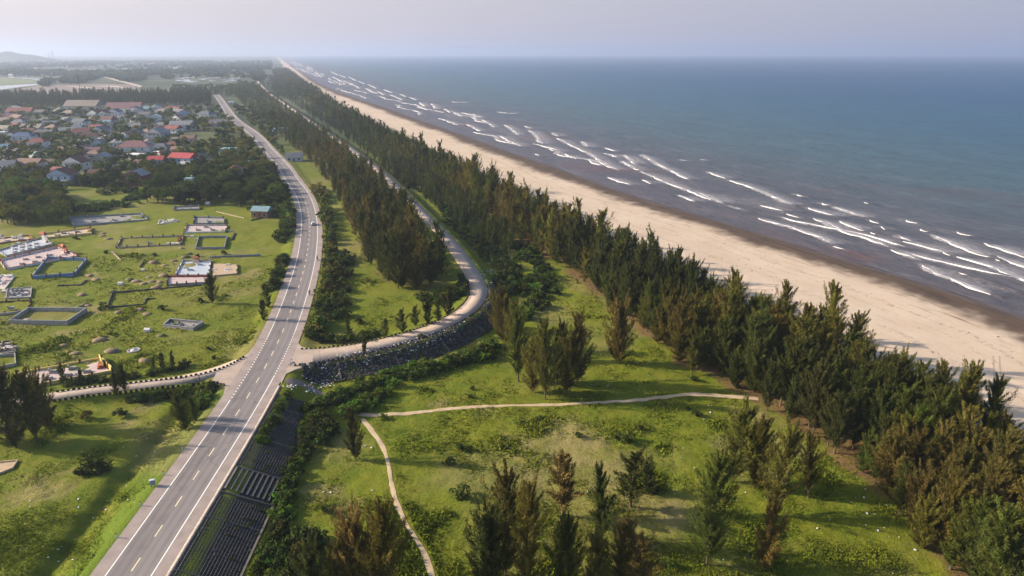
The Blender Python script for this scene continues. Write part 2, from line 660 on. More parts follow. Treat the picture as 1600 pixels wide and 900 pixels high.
dr = math_n(nt, 'MULTIPLY', attr(nt, 'dry').outputs['Fac'], ramp(nt, n4, 0.25, 0.6))
c = mix_col(nt, dr, c, (0.26, 0.205, 0.095))
dn = math_n(nt, 'MULTIPLY', attr(nt, 'dirt').outputs['Fac'], ramp(nt, n3, 0.2, 0.5))
c = mix_col(nt, dn, c, (0.150, 0.090, 0.045))
# distant farmland: bigger, duller fields
v1 = nt.nodes.new('ShaderNodeTexVoronoi')
v1.inputs['Scale'].default_value = 0.006
g_ = nt.nodes.new('ShaderNodeNewGeometry')
L.new(g_.outputs['Position'], v1.inputs['Vector'])
fc = mix_col(nt, ramp(nt, v1.outputs['Color'], 0.2, 0.8), (0.035, 0.055, 0.025), (0.10, 0.11, 0.055))
fc = mix_col(nt, ramp(nt, noise(nt, 0.012, 4), 0.5, 0.7), fc, (0.045, 0.05, 0.03))
c = mix_col(nt, attr(nt, 'far').outputs['Fac'], c, fc)
c = mix_col(nt, attr(nt, 'sandy').outputs['Fac'], c, (0.46, 0.37, 0.25))
hsum = math_n(nt, 'ADD', n3, math_n(nt, 'MULTIPLY', n4, 0.5))
finish(nt, c, 0.95, hsum, 0.9, 0.35, 0.1)
structure('ground', sub(keep & ~is_beach, 'ground', gm, {'dirt': dirt, 'dry': dry, 'far': far, 'sandy': sandy, 'bank': bank}))

def shore_vec(nt, k):
    """texture space that runs along the shore: metres off the waterline, metres along it times k"""
    g_ = nt.nodes.new('ShaderNodeNewGeometry')
    sp = nt.nodes.new('ShaderNodeSeparateXYZ')
    nt.links.new(g_.outputs['Position'], sp.inputs[0])
    cb = nt.nodes.new('ShaderNodeCombineXYZ')
    nt.links.new(attr(nt, 'off').outputs['Fac'], cb.inputs[0])
    nt.links.new(math_n(nt, 'MULTIPLY', sp.outputs[1], k), cb.inputs[1])
    return cb.outputs[0]


bm_ = bpy.data.materials.new('beach_sand')
nt, _, L = nodes(bm_)
n1, n2, n3 = noise(nt, 0.06, 4), noise(nt, 0.9, 4, rough=0.7), noise(nt, 5, 2)
c = mix_col(nt, ramp(nt, n1, 0.3, 0.7), (0.48, 0.375, 0.275), (0.545, 0.44, 0.34))
c = mix_col(nt, math_n(nt, 'MULTIPLY', ramp(nt, n2, 0.52, 0.75), 0.45), c, (0.36, 0.275, 0.19))
of_ = math_n(nt, 'ADD', attr(nt, 'off').outputs['Fac'], math_n(nt, 'MULTIPLY', noise(nt, 0.05, 4), 14.0))
for at_, wid_, dk_ in ((40.0, 1.1, .55), (47.5, .7, .4), (60.0, 1.4, .4)):
    tl = math_n(nt, 'LESS_THAN', math_n(nt, 'ABSOLUTE', math_n(nt, 'SUBTRACT', of_, at_)), wid_)
    tl = math_n(nt, 'MULTIPLY', tl, ramp(nt, noise(nt, 0.8, 4, rough=.75), 0.48, 0.62))
    c = mix_col(nt, math_n(nt, 'MULTIPLY', tl, dk_), c, (0.16, 0.11, 0.07))
# debris line and streaks stretched along the shore
st = noise(nt, 0.5, 5, shore_vec(nt, 0.10), 0.7)
wt = attr(nt, 'wet').outputs['Fac']
wc = mix_col(nt, ramp(nt, st, 0.35, 0.7), (0.046, 0.031, 0.023), (0.125, 0.085, 0.056))
c = mix_col(nt, math_n(nt, 'MULTIPLY', ramp(nt, st, 0.56, 0.66), attr(nt, 'line').outputs['Fac']), c, (0.24, 0.165, 0.10))
c = mix_col(nt, wt, c, wc)
b = finish(nt, c, 0.9, n2, 0.6, 0.12, 0.2)
rr = nt.nodes.new('ShaderNodeMapRange')
L.new(attr(nt, 'soak').outputs['Fac'], rr.inputs[0])
rr.inputs[3].default_value, rr.inputs[4].default_value = 0.9, 0.35
L.new(rr.outputs[0], b.inputs['Roughness'])
line = sst(32, 24, s_ + wetn) * sst(10, 16, s_ + wetn) + 0.25 * sst(60, 45, s_)
structure('beach', sub(keep & is_beach, 'beach', bm_, {'wet': wet, 'line': line, 'off': s_, 'soak': sst(6, 0, s_)}))

# ------------------------------------------------------------------ sea with surf
crest_px = [
    [(1104, 268), (1118, 273), (1134, 279)], [(1136, 281), (1166, 290), (1196, 302), (1215, 310), (1238, 321)],
    [(1002, 241), (1015, 249), (1034, 260), (1055, 270), (1075, 280)], [(1000, 268), (1020, 276), (1045, 287), (1080, 300), (1113, 313)], [(1119, 315), (1132, 319)],
    [(1136, 321), (1162, 329)], [(1240, 302), (1248, 306), (1259, 308)], [(1283, 316), (1288, 320), (1298, 321)],
    [(1302, 322), (1315, 328), (1329, 332), (1345, 338), (1357, 341)], [(1359, 343), (1366, 347), (1374, 349)], [(1261, 324), (1285, 332), (1306, 339)],
    [(1189, 321), (1206, 325), (1223, 330)], [(1232, 334), (1248, 340)], [(1189, 341), (1210, 349), (1234, 355), (1258, 363), (1280, 370), (1295, 378), (1302, 384)],
    [(1276, 341), (1295, 350), (1314, 360), (1336, 367), (1359, 374), (1391, 387)], [(1397, 390), (1420, 400), (1440, 409)], [(1444, 412), (1462, 427), (1480, 434), (1500, 441), (1525, 451), (1550, 460)],
    [(1412, 377), (1430, 381), (1450, 387), (1470, 393), (1487, 399)], [(1495, 401), (1520, 408), (1550, 417), (1575, 427), (1600, 437), (1640, 452), (1700, 475)],
    [(1455, 366), (1470, 373), (1490, 381), (1505, 387), (1520, 393), (1535, 399), (1547, 402)], [(1553, 404), (1563, 408)], [(1401, 366), (1413, 373), (1427, 378)],
    [(1417, 343), (1423, 347), (1435, 349)], [(1441, 357), (1445, 361), (1450, 361)], [(1497, 362), (1506, 366), (1520, 368)], [(1352, 316), (1359, 318)],
    [(1315, 345), (1333, 354), (1349, 361)], [(1381, 353), (1389, 359)], [(1362, 363), (1371, 366)],
    [(1560, 400), (1590, 412), (1640, 430), (1690, 452)], [(1540, 380), (1575, 392), (1610, 404)],
    [(675, 162), (678, 166), (680, 170)], [(705, 159), (718, 160), (732, 159.5)], [(777, 175), (795, 177), (812, 177)], [(754, 187), (762, 192), (772, 199)],
    [(789, 195), (800, 203), (810, 211)], [(821, 197), (828, 201)], [(828, 204), (839, 214), (846, 225)], [(864, 207), (867, 211), (872, 213)],
    [(871, 216), (890, 226), (910, 235), (925, 243), (937, 250), (950, 258), (965, 266)], [(910, 221), (914, 226), (917, 230)], [(946, 231), (953, 234), (961, 236)],
    [(944, 240), (954, 242), (964, 246)], [(970, 251), (985, 260), (1000, 267)], [(975, 242), (984, 249), (992, 256)], [(782, 212), (796, 221), (812, 226)],
    [(730, 194), (740, 200), (750, 205)], [(922, 250), (930, 255), (940, 259)], [(952, 277), (968, 283), (985, 289)], [(1095, 301), (1105, 306), (1128, 318)],
    [(695, 170), (703, 176)], [(712, 176), (722, 182)], [(740, 178), (745, 184)], [(655, 160), (664, 166)], [(640, 152), (650, 156)], [(625, 147), (634, 151)],
    [(648, 163), (668, 172)], [(686, 185), (715, 195)], [(600, 140), (612, 145)], [(610, 148), (628, 156)], [(575, 132), (588, 138)], [(590, 143), (600, 148)],
    [(560, 127), (570, 131)], [(545, 120), (556, 126)], [(572, 138), (584, 145)], [(530, 117), (540, 121)], [(548, 130), (562, 138)], [(518, 112), (528, 117)], [(520, 120), (535, 128)],
    [(1005, 281), (1018, 287)], [(1060, 305), (1085, 315)], [(1300, 385), (1320, 391)], [(1330, 392), (1336, 394)], [(1497, 426), (1510, 430)], [(1528, 436), (1540, 440)], [(1562, 448), (1582, 455)],
    [(1056, 250), (1075, 252)], [(1090, 250), (1112, 251)], [(855, 232), (866, 236)], [(880, 240), (900, 248)], [(835, 240), (842, 243)],
]
dense = []
for k, c in enumerate(crest_px):
    g = np.array([G(x, y, SEAZ + 0.2) for x, y in c])
    dense.append(resample(catmull(g, 1.5), 1.2) if len(g) > 2 else resample(g, 1.2))
LW = [1.0] * len(dense)
rgf = np.random.default_rng(19)
for o_, p_on, lw in ((12, .35, .45), (24, .5, .6), (37, .5, .8), (50, .55, .9), (64, .45, .9), (82, .3, .8)):
    yy_ = 250.0 if o_ < 45 else 380.0
    while yy_ < 7000:
        ln_ = rgf.uniform(.06, .22) * yy_ + 14
        if rgf.random() < p_on * min(1, .45 + yy_ / 1600):
            t_ = np.arange(yy_, yy_ + ln_, 1.6 + yy_ / 900)
            off_ = o_ + rgf.normal(0, 4) + (vnoise(t_, np.full(len(t_), o_ * 1.0), 34, 6) - .5) * 15
            if len(t_) > 4:
                dense.append(np.stack([xshore(t_) + off_ / CSH, t_], 1))
                LW.append(lw * rgf.uniform(.5, 1.0))
        yy_ += ln_ * rgf.uniform(.8, 1.5)
oc = np.r_[np.arange(0, 170, 1.1), np.geomspace(171, 52000, 110)]
yc = np.r_[np.linspace(-150, 95, 40), np.geomspace(97, 25500, 960)]
YY, OO = np.meshgrid(yc, oc, indexing='ij')
XX = xshore(YY) + OO / CSH
XX = np.clip(XX, -26000, 26000)
swell = (fbm(OO + (fbm(XX, YY, 60, 3) - .5) * 26, YY * 0.22, 13, 51, 3) - 0.5)
ZZ = SEAZ + swell * 0.8 * np.clip(OO / 30, 0, 1) * np.clip(1.3 - YY / 2500, 0, 1)
foam = np.zeros(YY.shape)
for pts in dense:
    L_ = np.random.default_rng(len(pts)).uniform(12, 30)
    if len(pts) < 8:
        L_ *= 0.5
    ends = np.minimum(np.arange(len(pts)), np.arange(len(pts))[::-1])
    for (cx, cy), e in zip(pts, ends):
        r0, r1 = np.searchsorted(yc, [cy - 2.5 - cy * 0.003, cy + 2.5 + cy * 0.003])
        o_c = (cx - xshore(cy)) * CSH
        c0, c1 = np.searchsorted(oc, [o_c - 1.2, o_c + L_])
        if r1 <= r0 or c1 <= c0:
            continue
        f_ = np.clip(1 - (oc[c0:c1] - o_c) / L_, 0, 1) * min(1, 0.4 + e / 12)
        foam[r0:r1, c0:c1] = np.maximum(foam[r0:r1, c0:c1], f_[None])
        kz = np.exp(-((oc[c0:c1] - o_c - 1.2) / 1.5) ** 2) * 0.45
        ZZ[r0:r1, c0:c1] = np.maximum(ZZ[r0:r1, c0:c1], SEAZ + kz[None])
foam = np.maximum(foam, 0.62 * sst(26, 48, OO) * sst(125, 80, OO) * sst(0.46, 0.66, fbm(XX, YY * 0.5, 22, 61)))
foam = np.maximum(foam, .75 * np.exp(-((OO - 2.2 - 2.5 * fbm(XX, YY, 25, 66)) / 1.1) ** 2) * sst(.35, .6, vnoise(XX, YY, 22, 67)))
idx = np.arange(YY.size).reshape(YY.shape)
SQ = np.stack([idx[:-1, :-1], idx[:-1, 1:], idx[1:, 1:], idx[1:, :-1]], -1).reshape(-1, 4)
sm = bpy.data.materials.new('sea_water')
nt, _, L = nodes(sm)
off = attr(nt, 'off').outputs['Fac']
n1 = noise(nt, 0.011, 4)
sv = shore_vec(nt, 0.35)
rip = noise(nt, 0.32, 6, sv, 0.68)
rip2 = noise(nt, 0.045, 5, sv, 0.65)
offn = math_n(nt, 'ADD', off, math_n(nt, 'MULTIPLY', math_n(nt, 'SUBTRACT', n1, 0.5), 60.0))
cr = nt.nodes.new('ShaderNodeValToRGB')
L.new(ramp(nt, offn, 0.0, 1100.0), cr.inputs[0])
els = cr.color_ramp.elements
els[0].position, els[0].color = 0.0, (*SEA[0], 1)
els[1].position, els[1].color = 1.0, (*SEA[4], 1)
for p_, c_ in ((0.09, SEA[1]), (0.22, SEA[2]), (0.5, SEA[3])):
    e = els.new(p_); e.color = (*c_, 1)
c = mix_col(nt, ramp(nt, rip2, 0.35, 0.65), mix_col(nt, 0.38, cr.outputs[0], (0.01, 0.02, 0.03)), cr.outputs[0])
c = mix_col(nt, ramp(nt, rip, 0.36, 0.62), mix_col(nt, 0.45, c, (0.012, 0.022, 0.03)), c)  # shade of the ripple faces mixed into the water colour
mud = math_n(nt, 'MULTIPLY', ramp(nt, n1, 0.56, 0.70), ramp(nt, off, 320.0, 60.0))
c = mix_col(nt, math_n(nt, 'MULTIPLY', mud, 0.6), c, (0.115, 0.050, 0.040))
fm = attr(nt, 'foam').outputs['Fac']
fn = noise(nt, 1.1, 7, sv, 0.85)
ff = ramp(nt, math_n(nt, 'ADD', math_n(nt, 'MULTIPLY', fm, 0.70), math_n(nt, 'MULTIPLY', math_n(nt, 'SUBTRACT', fn, 0.5), 1.7)), 0.40, 0.82)
c = mix_col(nt, math_n(nt, 'MULTIPLY', ff, 0.50), c, (0.62, 0.60, 0.62))
b = finish(nt, c, 0.22, math_n(nt, 'ADD', rip, math_n(nt, 'MULTIPLY', rip2, 3.0)), 1.0, 0.8, 0.3)
b.inputs['IOR'].default_value = 1.33
rr = nt.nodes.new('ShaderNodeMapRange')
L.new(ff, rr.inputs[0])
rr.inputs[3].default_value, rr.inputs[4].default_value = 0.42, 0.9
L.new(rr.outputs[0], b.inputs['Roughness'])
structure('sea', mesh_np('sea', np.stack([XX.ravel(), YY.ravel(), ZZ.ravel()], 1), SQ, sm, {'foam': foam.ravel(), 'off': OO.ravel()}, True))

fmv, fmf = [], []
rg = np.random.default_rng(5)
for k, pts in enumerate(dense):
    n_ = len(pts)
    dist = np.hypot(*pts.mean(0))
    t = np.linspace(0, 1, n_)
    env = np.clip(np.minimum(t, 1 - t) * n_ / 5, 0, 1) ** 0.6
    base = 0.30 + 0.0006 * dist
    base *= LW[k]
    wob = vnoise(np.arange(n_), np.full(n_, k * 7.7), 5, 2) * 0.9 + vnoise(np.arange(n_), np.full(n_, k * 3.1), 1.6, 4) * 0.6
    if n_ > 40:
        wob *= .25 + .75 * sst(0.16, 0.30, vnoise(np.arange(n_), np.full(n_, k * 5.3), 9, 8))
    wd = base * env * (0.25 + wob)
    nrm = normals(pts)
    jit = ((vnoise(np.arange(n_), np.full(n_, k * 1.9), 3.5, 9) - 0.5) * 1.6 + (vnoise(np.arange(n_), np.full(n_, k * 2.3), 11, 12) - 0.5) * 3.2)[:, None]
    cen = pts + nrm * jit
    a, m_, b_ = cen - nrm * wd[:, None] * 0.5, cen + nrm * wd[:, None] * 0.3, cen + nrm * wd[:, None] * 1.5
    o = sum(len(q) for q in fmv)
    fmv.append(np.vstack([np.c_[a, np.full(n_, SEAZ + 0.12)], np.c_[m_, SEAZ + 0.36 + 0.22 * env * wob], np.c_[b_, np.full(n_, SEAZ + 0.20)]]))
    i = np.arange(n_ - 1)
    for q in range(2):
        fmf.append(np.stack([o + q * n_ + i, o + q * n_ + i + 1, o + (q + 1) * n_ + i + 1, o + (q + 1) * n_ + i], 1))
fmat = plain('surf_foam', (0.80, 0.78, 0.76), 0.06, 1.5, 0.9, stain=(0.6, 0.58, 0.6))
stuff('foam', mesh_np('foam', np.vstack(fmv), np.vstack(fmf), fmat, None, True), 'white foam on the breaking wave crests along the beach', 'foam')

# ------------------------------------------------------------------ far water, fields, hill
def sheet(name, pts, mat, dz, sub_=0):
    v = [G(x, y, -1.3) for x, y in pts]
    me = bpy.data.meshes.new(name)
    me.from_pydata([(a, b, -1.44 + dz) for a, b in v], [], [tuple(range(len(v)))[::-1]])
    me.update()
    me.materials.append(mat)
    return structure(name, me)


rw = bpy.data.materials.new('river_water')
nt, _, _ = nodes(rw)
b = finish(nt, (0.16, 0.17, 0.17), 0.12, noise(nt, 0.3, 3), 0.1, 0.1, 0.5)
sheet('river', [(-60, 116.5), (0, 118.3), (30, 118.8), (60, 121.5), (90, 122.3), (93, 126), (84, 132), (76, 128), (65, 127), (50, 124.2), (0, 120.5), (-60, 119)], rw, 0.30)
sheet('river', [(-60, 138), (0, 134), (40, 131.6), (57, 131), (60, 133), (30, 136.3), (0, 140.5), (-60, 147)], rw, 0.30)
sheet('field', [(-60, 120), (0, 121), (48, 124.7), (64, 127.5), (57, 130.5), (38, 131), (0, 133.2), (-60, 137)], plain('reed_field', (0.105, 0.135, 0.045), 0.2, 0.02), 0.25)
tan_ = plain('bare_field', (0.17, 0.125, 0.10), 0.25, 0.03, stain=(0.12, 0.10, 0.08))
sheet('field', [(22, 140.5), (62, 134), (95, 133), (150, 131), (200, 131.5), (222, 135), (212, 140), (180, 145), (60, 148), (50, 146)], tan_, 0.20)
lt = plain('pale_track', (0.42, 0.36, 0.29), 0.15, 0.05)
sheet('path', [(154, 118), (158, 117.6), (185, 125), (222, 134), (219, 136), (182, 126.5)], lt, 0.28)
sheet('path', [(100, 134), (128, 136), (160, 138), (129, 137.6)], lt, 0.28)
sheet('path', [(140, 134.5), (180, 134), (206, 138), (180, 136)], lt, 0.28)
pw = rw
for i, q in enumerate([[(272, 122), (300, 120), (312, 120.8), (285, 123)], [(305, 123.5), (340, 120.5), (352, 121), (318, 124.6)], [(322, 126), (372, 121.5), (378, 122.6), (330, 127.4)],
                       [(268, 125.5), (292, 124), (312, 127.5), (300, 129)], [(346, 127), (372, 124.4), (376, 125.5), (352, 128)]]):
    sheet('pond_water', q, pw, 0.27)
hl = MB()
hx, hy = (18 - 800) / F * 5900, 6200
htop = height_to(hx, hy, -6, 73)
V_, F_ = [], []
for i in range(28):
    for j in range(28):
        a, b = i / 27 * 2 - 1, j / 27 * 2 - 1
        r = math.hypot(a, b)
        V_.append((hx + a * 560, hy + b * 500, -6 + htop * .85 * max(0, 1 - r) ** 1.3 * (0.75 + 0.5 * float(vnoise(a * 5, b * 5, 1.3, 4))) ))
for i in range(27):
    for j in range(27):
        F_.append((i * 28 + j, (i + 1) * 28 + j, (i + 1) * 28 + j + 1, i * 28 + j + 1))
hl.add(V_, F_)
ho = hl.build('hill', plain('hill_scrub', (0.07, 0.085, 0.05), 0.3, 0.01), None, True)
ho['kind'] = 'structure'
# ------------------------------------------------------------------ roads
def ribbon(name, line, o0, o1, z, mat, skirt=0.0, i0=0, i1=None, dash=None, zfun=None):
    """strip between offsets o0 and o1 (to the right of travel)"""
    p = line[i0:i1]
    nrm = normals(line)[i0:i1]
    a = p + nrm * np.broadcast_to(np.asarray(o0, float), (len(p),))[:, None]
    b = p + nrm * np.broadcast_to(np.asarray(o1, float), (len(p),))[:, None]
    z = np.full(len(p), z) if zfun is None else zfun(p)
    n = len(p)
    rows = [np.c_[a, z], np.c_[b, z]]
    if skirt:
        rows = [np.c_[a, z - skirt]] + rows + [np.c_[b, z - skirt]]
    s = np.r_[0, np.cumsum(np.linalg.norm(np.diff(p, axis=0), axis=1))]
    V = np.vstack(rows)
    i = np.arange(n - 1)
    if dash:
        i = i[((s[:-1] + dash[2]) % dash[0]) < dash[1]]
    Fs = [np.stack([r * n + i, r * n + i + 1, (r + 1) * n + i + 1, (r + 1) * n + i], 1)[:, ::-1] for r in range(len(rows) - 1)]
    across = np.repeat(np.linspace(-1, 1, 2) if not skirt else [-1, -1, 1, 1], n)
    return mesh_np(name, V, np.vstack(Fs), mat, {'across': across, 'along': np.tile(s, len(rows))})


am = bpy.data.materials.new('asphalt')
nt, _, L = nodes(am)
ac = attr(nt, 'across').outputs['Fac']
al = attr(nt, 'along').outputs['Fac']
cx = nt.nodes.new('ShaderNodeCombineXYZ')
L.new(math_n(nt, 'MULTIPLY', ac, 3.6), cx.inputs[0]); L.new(math_n(nt, 'MULTIPLY', al, 0.05), cx.inputs[1])
streak = noise(nt, 1.4, 4, cx.outputs[0], 0.6)
ng = noise(nt, 0.25, 4)
nf = noise(nt, 9, 2)
c = mix_col(nt, ramp(nt, streak, 0.3, 0.7), (0.145, 0.129, 0.128), (0.215, 0.192, 0.188))
c = mix_col(nt, math_n(nt, 'MULTIPLY', ramp(nt, ng, 0.5, 0.75), 0.5), c, (0.105, 0.095, 0.098))
# the two resurfaced lanes differ a little
c = mix_col(nt, math_n(nt, 'MULTIPLY', ramp(nt, ac, 0.02, 0.06), 0.5), c, (0.238, 0.213, 0.207))
c = mix_col(nt, math_n(nt, 'MULTIPLY', nf, 0.25), c, (0.08, 0.075, 0.08))
tr = math_n(nt, 'ABSOLUTE', math_n(nt, 'SUBTRACT', math_n(nt, 'ABSOLUTE', ac), 0.47))
tk = math_n(nt, 'LESS_THAN', math_n(nt, 'ABSOLUTE', math_n(nt, 'SUBTRACT', tr, 0.2)), 0.075)
c = mix_col(nt, math_n(nt, 'MULTIPLY', tk, math_n(nt, 'MULTIPLY', ng, 0.55)), c, (0.085, 0.078, 0.080))
ck = nt.nodes.new('ShaderNodeTexVoronoi'); ck.feature = 'DISTANCE_TO_EDGE'; ck.inputs['Scale'].default_value = 0.16
g_ = nt.nodes.new('ShaderNodeNewGeometry'); L.new(g_.outputs['Position'], ck.inputs['Vector'])
crk = math_n(nt, 'MULTIPLY', math_n(nt, 'LESS_THAN', ck.outputs['Distance'], 0.018), ramp(nt, noise(nt, 0.09, 3), 0.5, 0.6))
c = mix_col(nt, math_n(nt, 'MULTIPLY', crk, 0.28), c, (0.05, 0.047, 0.048))
finish(nt, c, 0.8, nf, 0.3, 0.02, 0.3)

cm = bpy.data.materials.new('worn_concrete')
nt, _, L = nodes(cm)
al = attr(nt, 'along').outputs['Fac']
ng, nf = noise(nt, 0.3, 5), noise(nt, 4, 3)
c = mix_col(nt, ramp(nt, ng, 0.3, 0.7), (0.31, 0.245, 0.20), (0.40, 0.325, 0.27))
c = mix_col(nt, math_n(nt, 'MULTIPLY', ramp(nt, nf, 0.5, 0.8), 0.4), c, (0.23, 0.18, 0.15))
j = math_n(nt, 'FRACT', math_n(nt, 'DIVIDE', al, 5.0))
c = mix_col(nt, math_n(nt, 'MULTIPLY', math_n(nt, 'LESS_THAN', j, 0.03), 0.55), c, (0.13, 0.10, 0.085))
finish(nt, c, 0.85, nf, 0.3, 0.02, 0.25)

shm = bpy.data.materials.new('shoulder_seal')
nt, _, L = nodes(shm)
ng, nf = noise(nt, 0.35, 5), noise(nt, 5, 3)
c = mix_col(nt, ramp(nt, ng, 0.3, 0.7), (0.225, 0.185, 0.170), (0.32, 0.265, 0.240))
c = mix_col(nt, math_n(nt, 'MULTIPLY', ramp(nt, nf, 0.5, 0.8), 0.4), c, (0.15, 0.125, 0.118))
finish(nt, c, 0.85, nf, 0.3, 0.02, 0.25)
white = plain('road_paint_white', (0.74, 0.71, 0.68), 0.08, 2.0, 0.7, stain=(0.5, 0.47, 0.45))
yellow = plain('road_paint_pale', (0.72, 0.62, 0.42), 0.08, 2.0, 0.7, stain=(0.5, 0.42, 0.3))

def idx_at(line, x, y, z=0):
    g = np.array(G(x, y, z))
    return int(np.argmin(np.hypot(*(line - g).T)))

MAINF = resample(MAIN, 1.0)
structure('road', ribbon('road', MAINF, -3.75, 3.75, 0.0, am))
structure('road', ribbon('road_shoulder', MAINF, -5.95, -3.75, 0.0, shm, 0.0)).name = 'road_shoulder'
o_ = structure('road_shoulder', ribbon('road_shoulder', MAINF, 3.75, 5.75, 0.0, shm))
ij0, ij1 = idx_at(MAINF, 440, 585), idx_at(MAINF, 478, 520)
il0, il1 = idx_at(MAINF, 345, 625), idx_at(MAINF, 408, 530)
structure('road_marking', ribbon('road_marking', MAINF, 3.42, 3.64, 0.008, white, 0, 0, ij0))
structure('road_marking', ribbon('road_marking', MAINF, 3.42, 3.64, 0.008, white, 0, ij1, None))
fine = resample(MAINF[ij0 - 1:ij1 + 2], 0.25)
structure('road_marking', ribbon('road_marking', fine, 3.40, 3.66, 0.008, white, 0, 0, None, (1.5, 0.75, 0)))
structure('road_marking', ribbon('road_marking', MAINF, -3.64, -3.42, 0.008, white, 0, 0, il0))
structure('road_marking', ribbon('road_marking', MAINF, -3.64, -3.42, 0.008, white, 0, il1, None))
fine = resample(MAINF[il0 - 1:il1 + 2], 0.25)
structure('road_marking', ribbon('road_marking', fine, -3.66, -3.40, 0.008, white, 0, 0, None, (1.5, 0.75, 0)))
structure('road_marking', ribbon('road_marking', resample(MAINF, 0.5), -0.10, 0.10, 0.008, yellow, 0, 0, None, (8.0, 3.0, 1.0)))
# concrete gutter along the slope, and the edge bank course
ik = idx_at(MAINF, 448, 600)
structure('kerb', ribbon('kerb', MAINF, 5.77, 6.45, 0.05, plain('kerb_concrete', (0.36, 0.30, 0.25), 0.2, 0.5, stain=(0.2, 0.16, 0.13)), 0.4, 0, ik))

def side_half(p):
    return 0
nS = len(SIDE)
dS = np.r_[0, np.cumsum(np.linalg.norm(np.diff(SIDE, axis=0), axis=1))]
flare = 2.6 * np.exp(-dS / 14.0)
structure('side_road', ribbon('side_road', SIDE, -2.95 - flare * 1.2, 2.95 + flare, -0.012, cm, 0.5))
dL = np.r_[0, np.cumsum(np.linalg.norm(np.diff(LANE, axis=0), axis=1))]
flL = 3.2 * np.exp(-dL / 8.0)
structure('side_road', ribbon('side_road', LANE, -2.25 - flL * .15, 2.25 + flL * .1, -0.020, cm, 0.5))


def pad(name, pts, mat, z):
    v = [(*G(x, y, z), z) for x, y in pts]
    v2 = [(a, b, z - 0.5) for a, b, _ in v]
    n = len(v)
    me = bpy.data.meshes.new(name)
    me.from_pydata(v + v2, [], [tuple(range(n))] + [(i, i + n, (i + 1) % n + n, (i + 1) % n) for i in range(n)])
    me.update()
    at = me.attributes.new('along', 'FLOAT', 'POINT')
    at.data.foreach_set('value', np.full(2 * n, 1.0, np.float32))
    me.materials.append(mat)
    return structure(name, me)


pad('side_road', PAD_L, cm, -0.006)
pad('side_road', PAD_R, cm, -0.006)
# trodden dirt paths
pm = bpy.data.materials.new('trodden_sand')
nt, _, L = nodes(pm)
na, nb = noise(nt, 0.4, 4), noise(nt, 3, 3)
c = mix_col(nt, ramp(nt, na, 0.3, 0.7), (0.36, 0.27, 0.17), (0.47, 0.37, 0.25))
c = mix_col(nt, math_n(nt, 'MULTIPLY', ramp(nt, nb, 0.5, 0.8), 0.5), c, (0.25, 0.18, 0.10))
finish(nt, c, 0.95, nb, 0.4, 0.05)


def footpath(line, wmid, seed):
    line = resample(line, 0.6)
    n = len(line)
    w = wmid * (0.7 + 0.8 * vnoise(np.arange(n), np.full(n, seed), 9, seed)) + 0.25 * (vnoise(np.arange(n), np.full(n, seed + 3), 2, seed) - 0.5)
    nrm = normals(line)
    rows = []
    for k in (-1, 0, 1):
        q = line + nrm * (k * w / 2)[:, None]
        zz = terrain(q[:, 0], q[:, 1]) + (0.10 if k == 0 else 0.055)
        rows.append(np.c_[q, zz])
    i = np.arange(n - 1)
    Fs = [np.stack([r * n + i, r * n + i + 1, (r + 1) * n + i + 1, (r + 1) * n + i], 1)[:, ::-1] for r in range(2)]
    return mesh_np('path', np.vstack(rows), np.vstack(Fs), pm, None, True)


structure('path', footpath(PATH1, 1.25, 3))
structure('path', footpath(PATH2, 0.85, 8))
track = resample(catmull([P(x, y)[:2] for x, y in [(446, 596), (465, 598), (485, 606), (500, 616), (512, 628)]], 1), 0.8)
structure('path', footpath(track, 2.0, 5)).data.materials[0] = plain('grey_track', (0.17, 0.14, 0.125), 0.2, 0.8)

# ------------------------------------------------------------------ concrete slope panels beside the main road
i0, i1 = 0, idx_at(MAINF, 448, 610)
seg = MAINF[i0:i1]
segn = normals(MAINF)[i0:i1]
SW = 10.5


def slope_pt(i, o):
    q = seg[i] + segn[i] * (6.5 + o)
    t = o / 9.0
    return q[0], q[1], -0.10 - 3.5 * min(1, t) - 0.02


def strip_bar(mb, i_a, i_b, o_a, o_b, w, h):
    a, b = slope_pt(i_a, o_a), slope_pt(i_b, o_b)
    mb.bar(a, b, w, h)


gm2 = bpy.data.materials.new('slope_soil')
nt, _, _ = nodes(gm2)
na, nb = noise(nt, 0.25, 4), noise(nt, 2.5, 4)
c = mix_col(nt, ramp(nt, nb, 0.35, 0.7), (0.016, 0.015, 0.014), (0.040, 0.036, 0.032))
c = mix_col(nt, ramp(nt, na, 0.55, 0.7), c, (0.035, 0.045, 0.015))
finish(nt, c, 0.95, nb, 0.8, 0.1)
n_ = len(seg)
os_ = [0.0, 3, 6, 9.0]
V = np.array([slope_pt(i, o) for o in os_ for i in range(n_)])
V[:, 2] += 0.16
i = np.arange(n_ - 1)
Fs = np.vstack([np.stack([r * n_ + i, r * n_ + i + 1, (r + 1) * n_ + i + 1, (r + 1) * n_ + i], 1)[:, ::-1] for r in range(3)])
sg = structure('embankment_slope', mesh_np('embankment_slope', V, Fs, gm2))
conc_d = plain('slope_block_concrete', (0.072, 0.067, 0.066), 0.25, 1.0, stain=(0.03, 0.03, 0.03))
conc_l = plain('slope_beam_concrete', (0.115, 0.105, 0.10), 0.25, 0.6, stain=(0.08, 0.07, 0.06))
grid = MB()
stair_c = idx_at(MAINF, 352, 745) if True else 0
big = list(range(6, n_ - 2, 13))
gx0, gy0, _ = P(400, 765)
stair_i = int(np.argmin(np.hypot(seg[:, 0] + segn[:, 0] * 11 - gx0, seg[:, 1] + segn[:, 1] * 11 - gy0)))
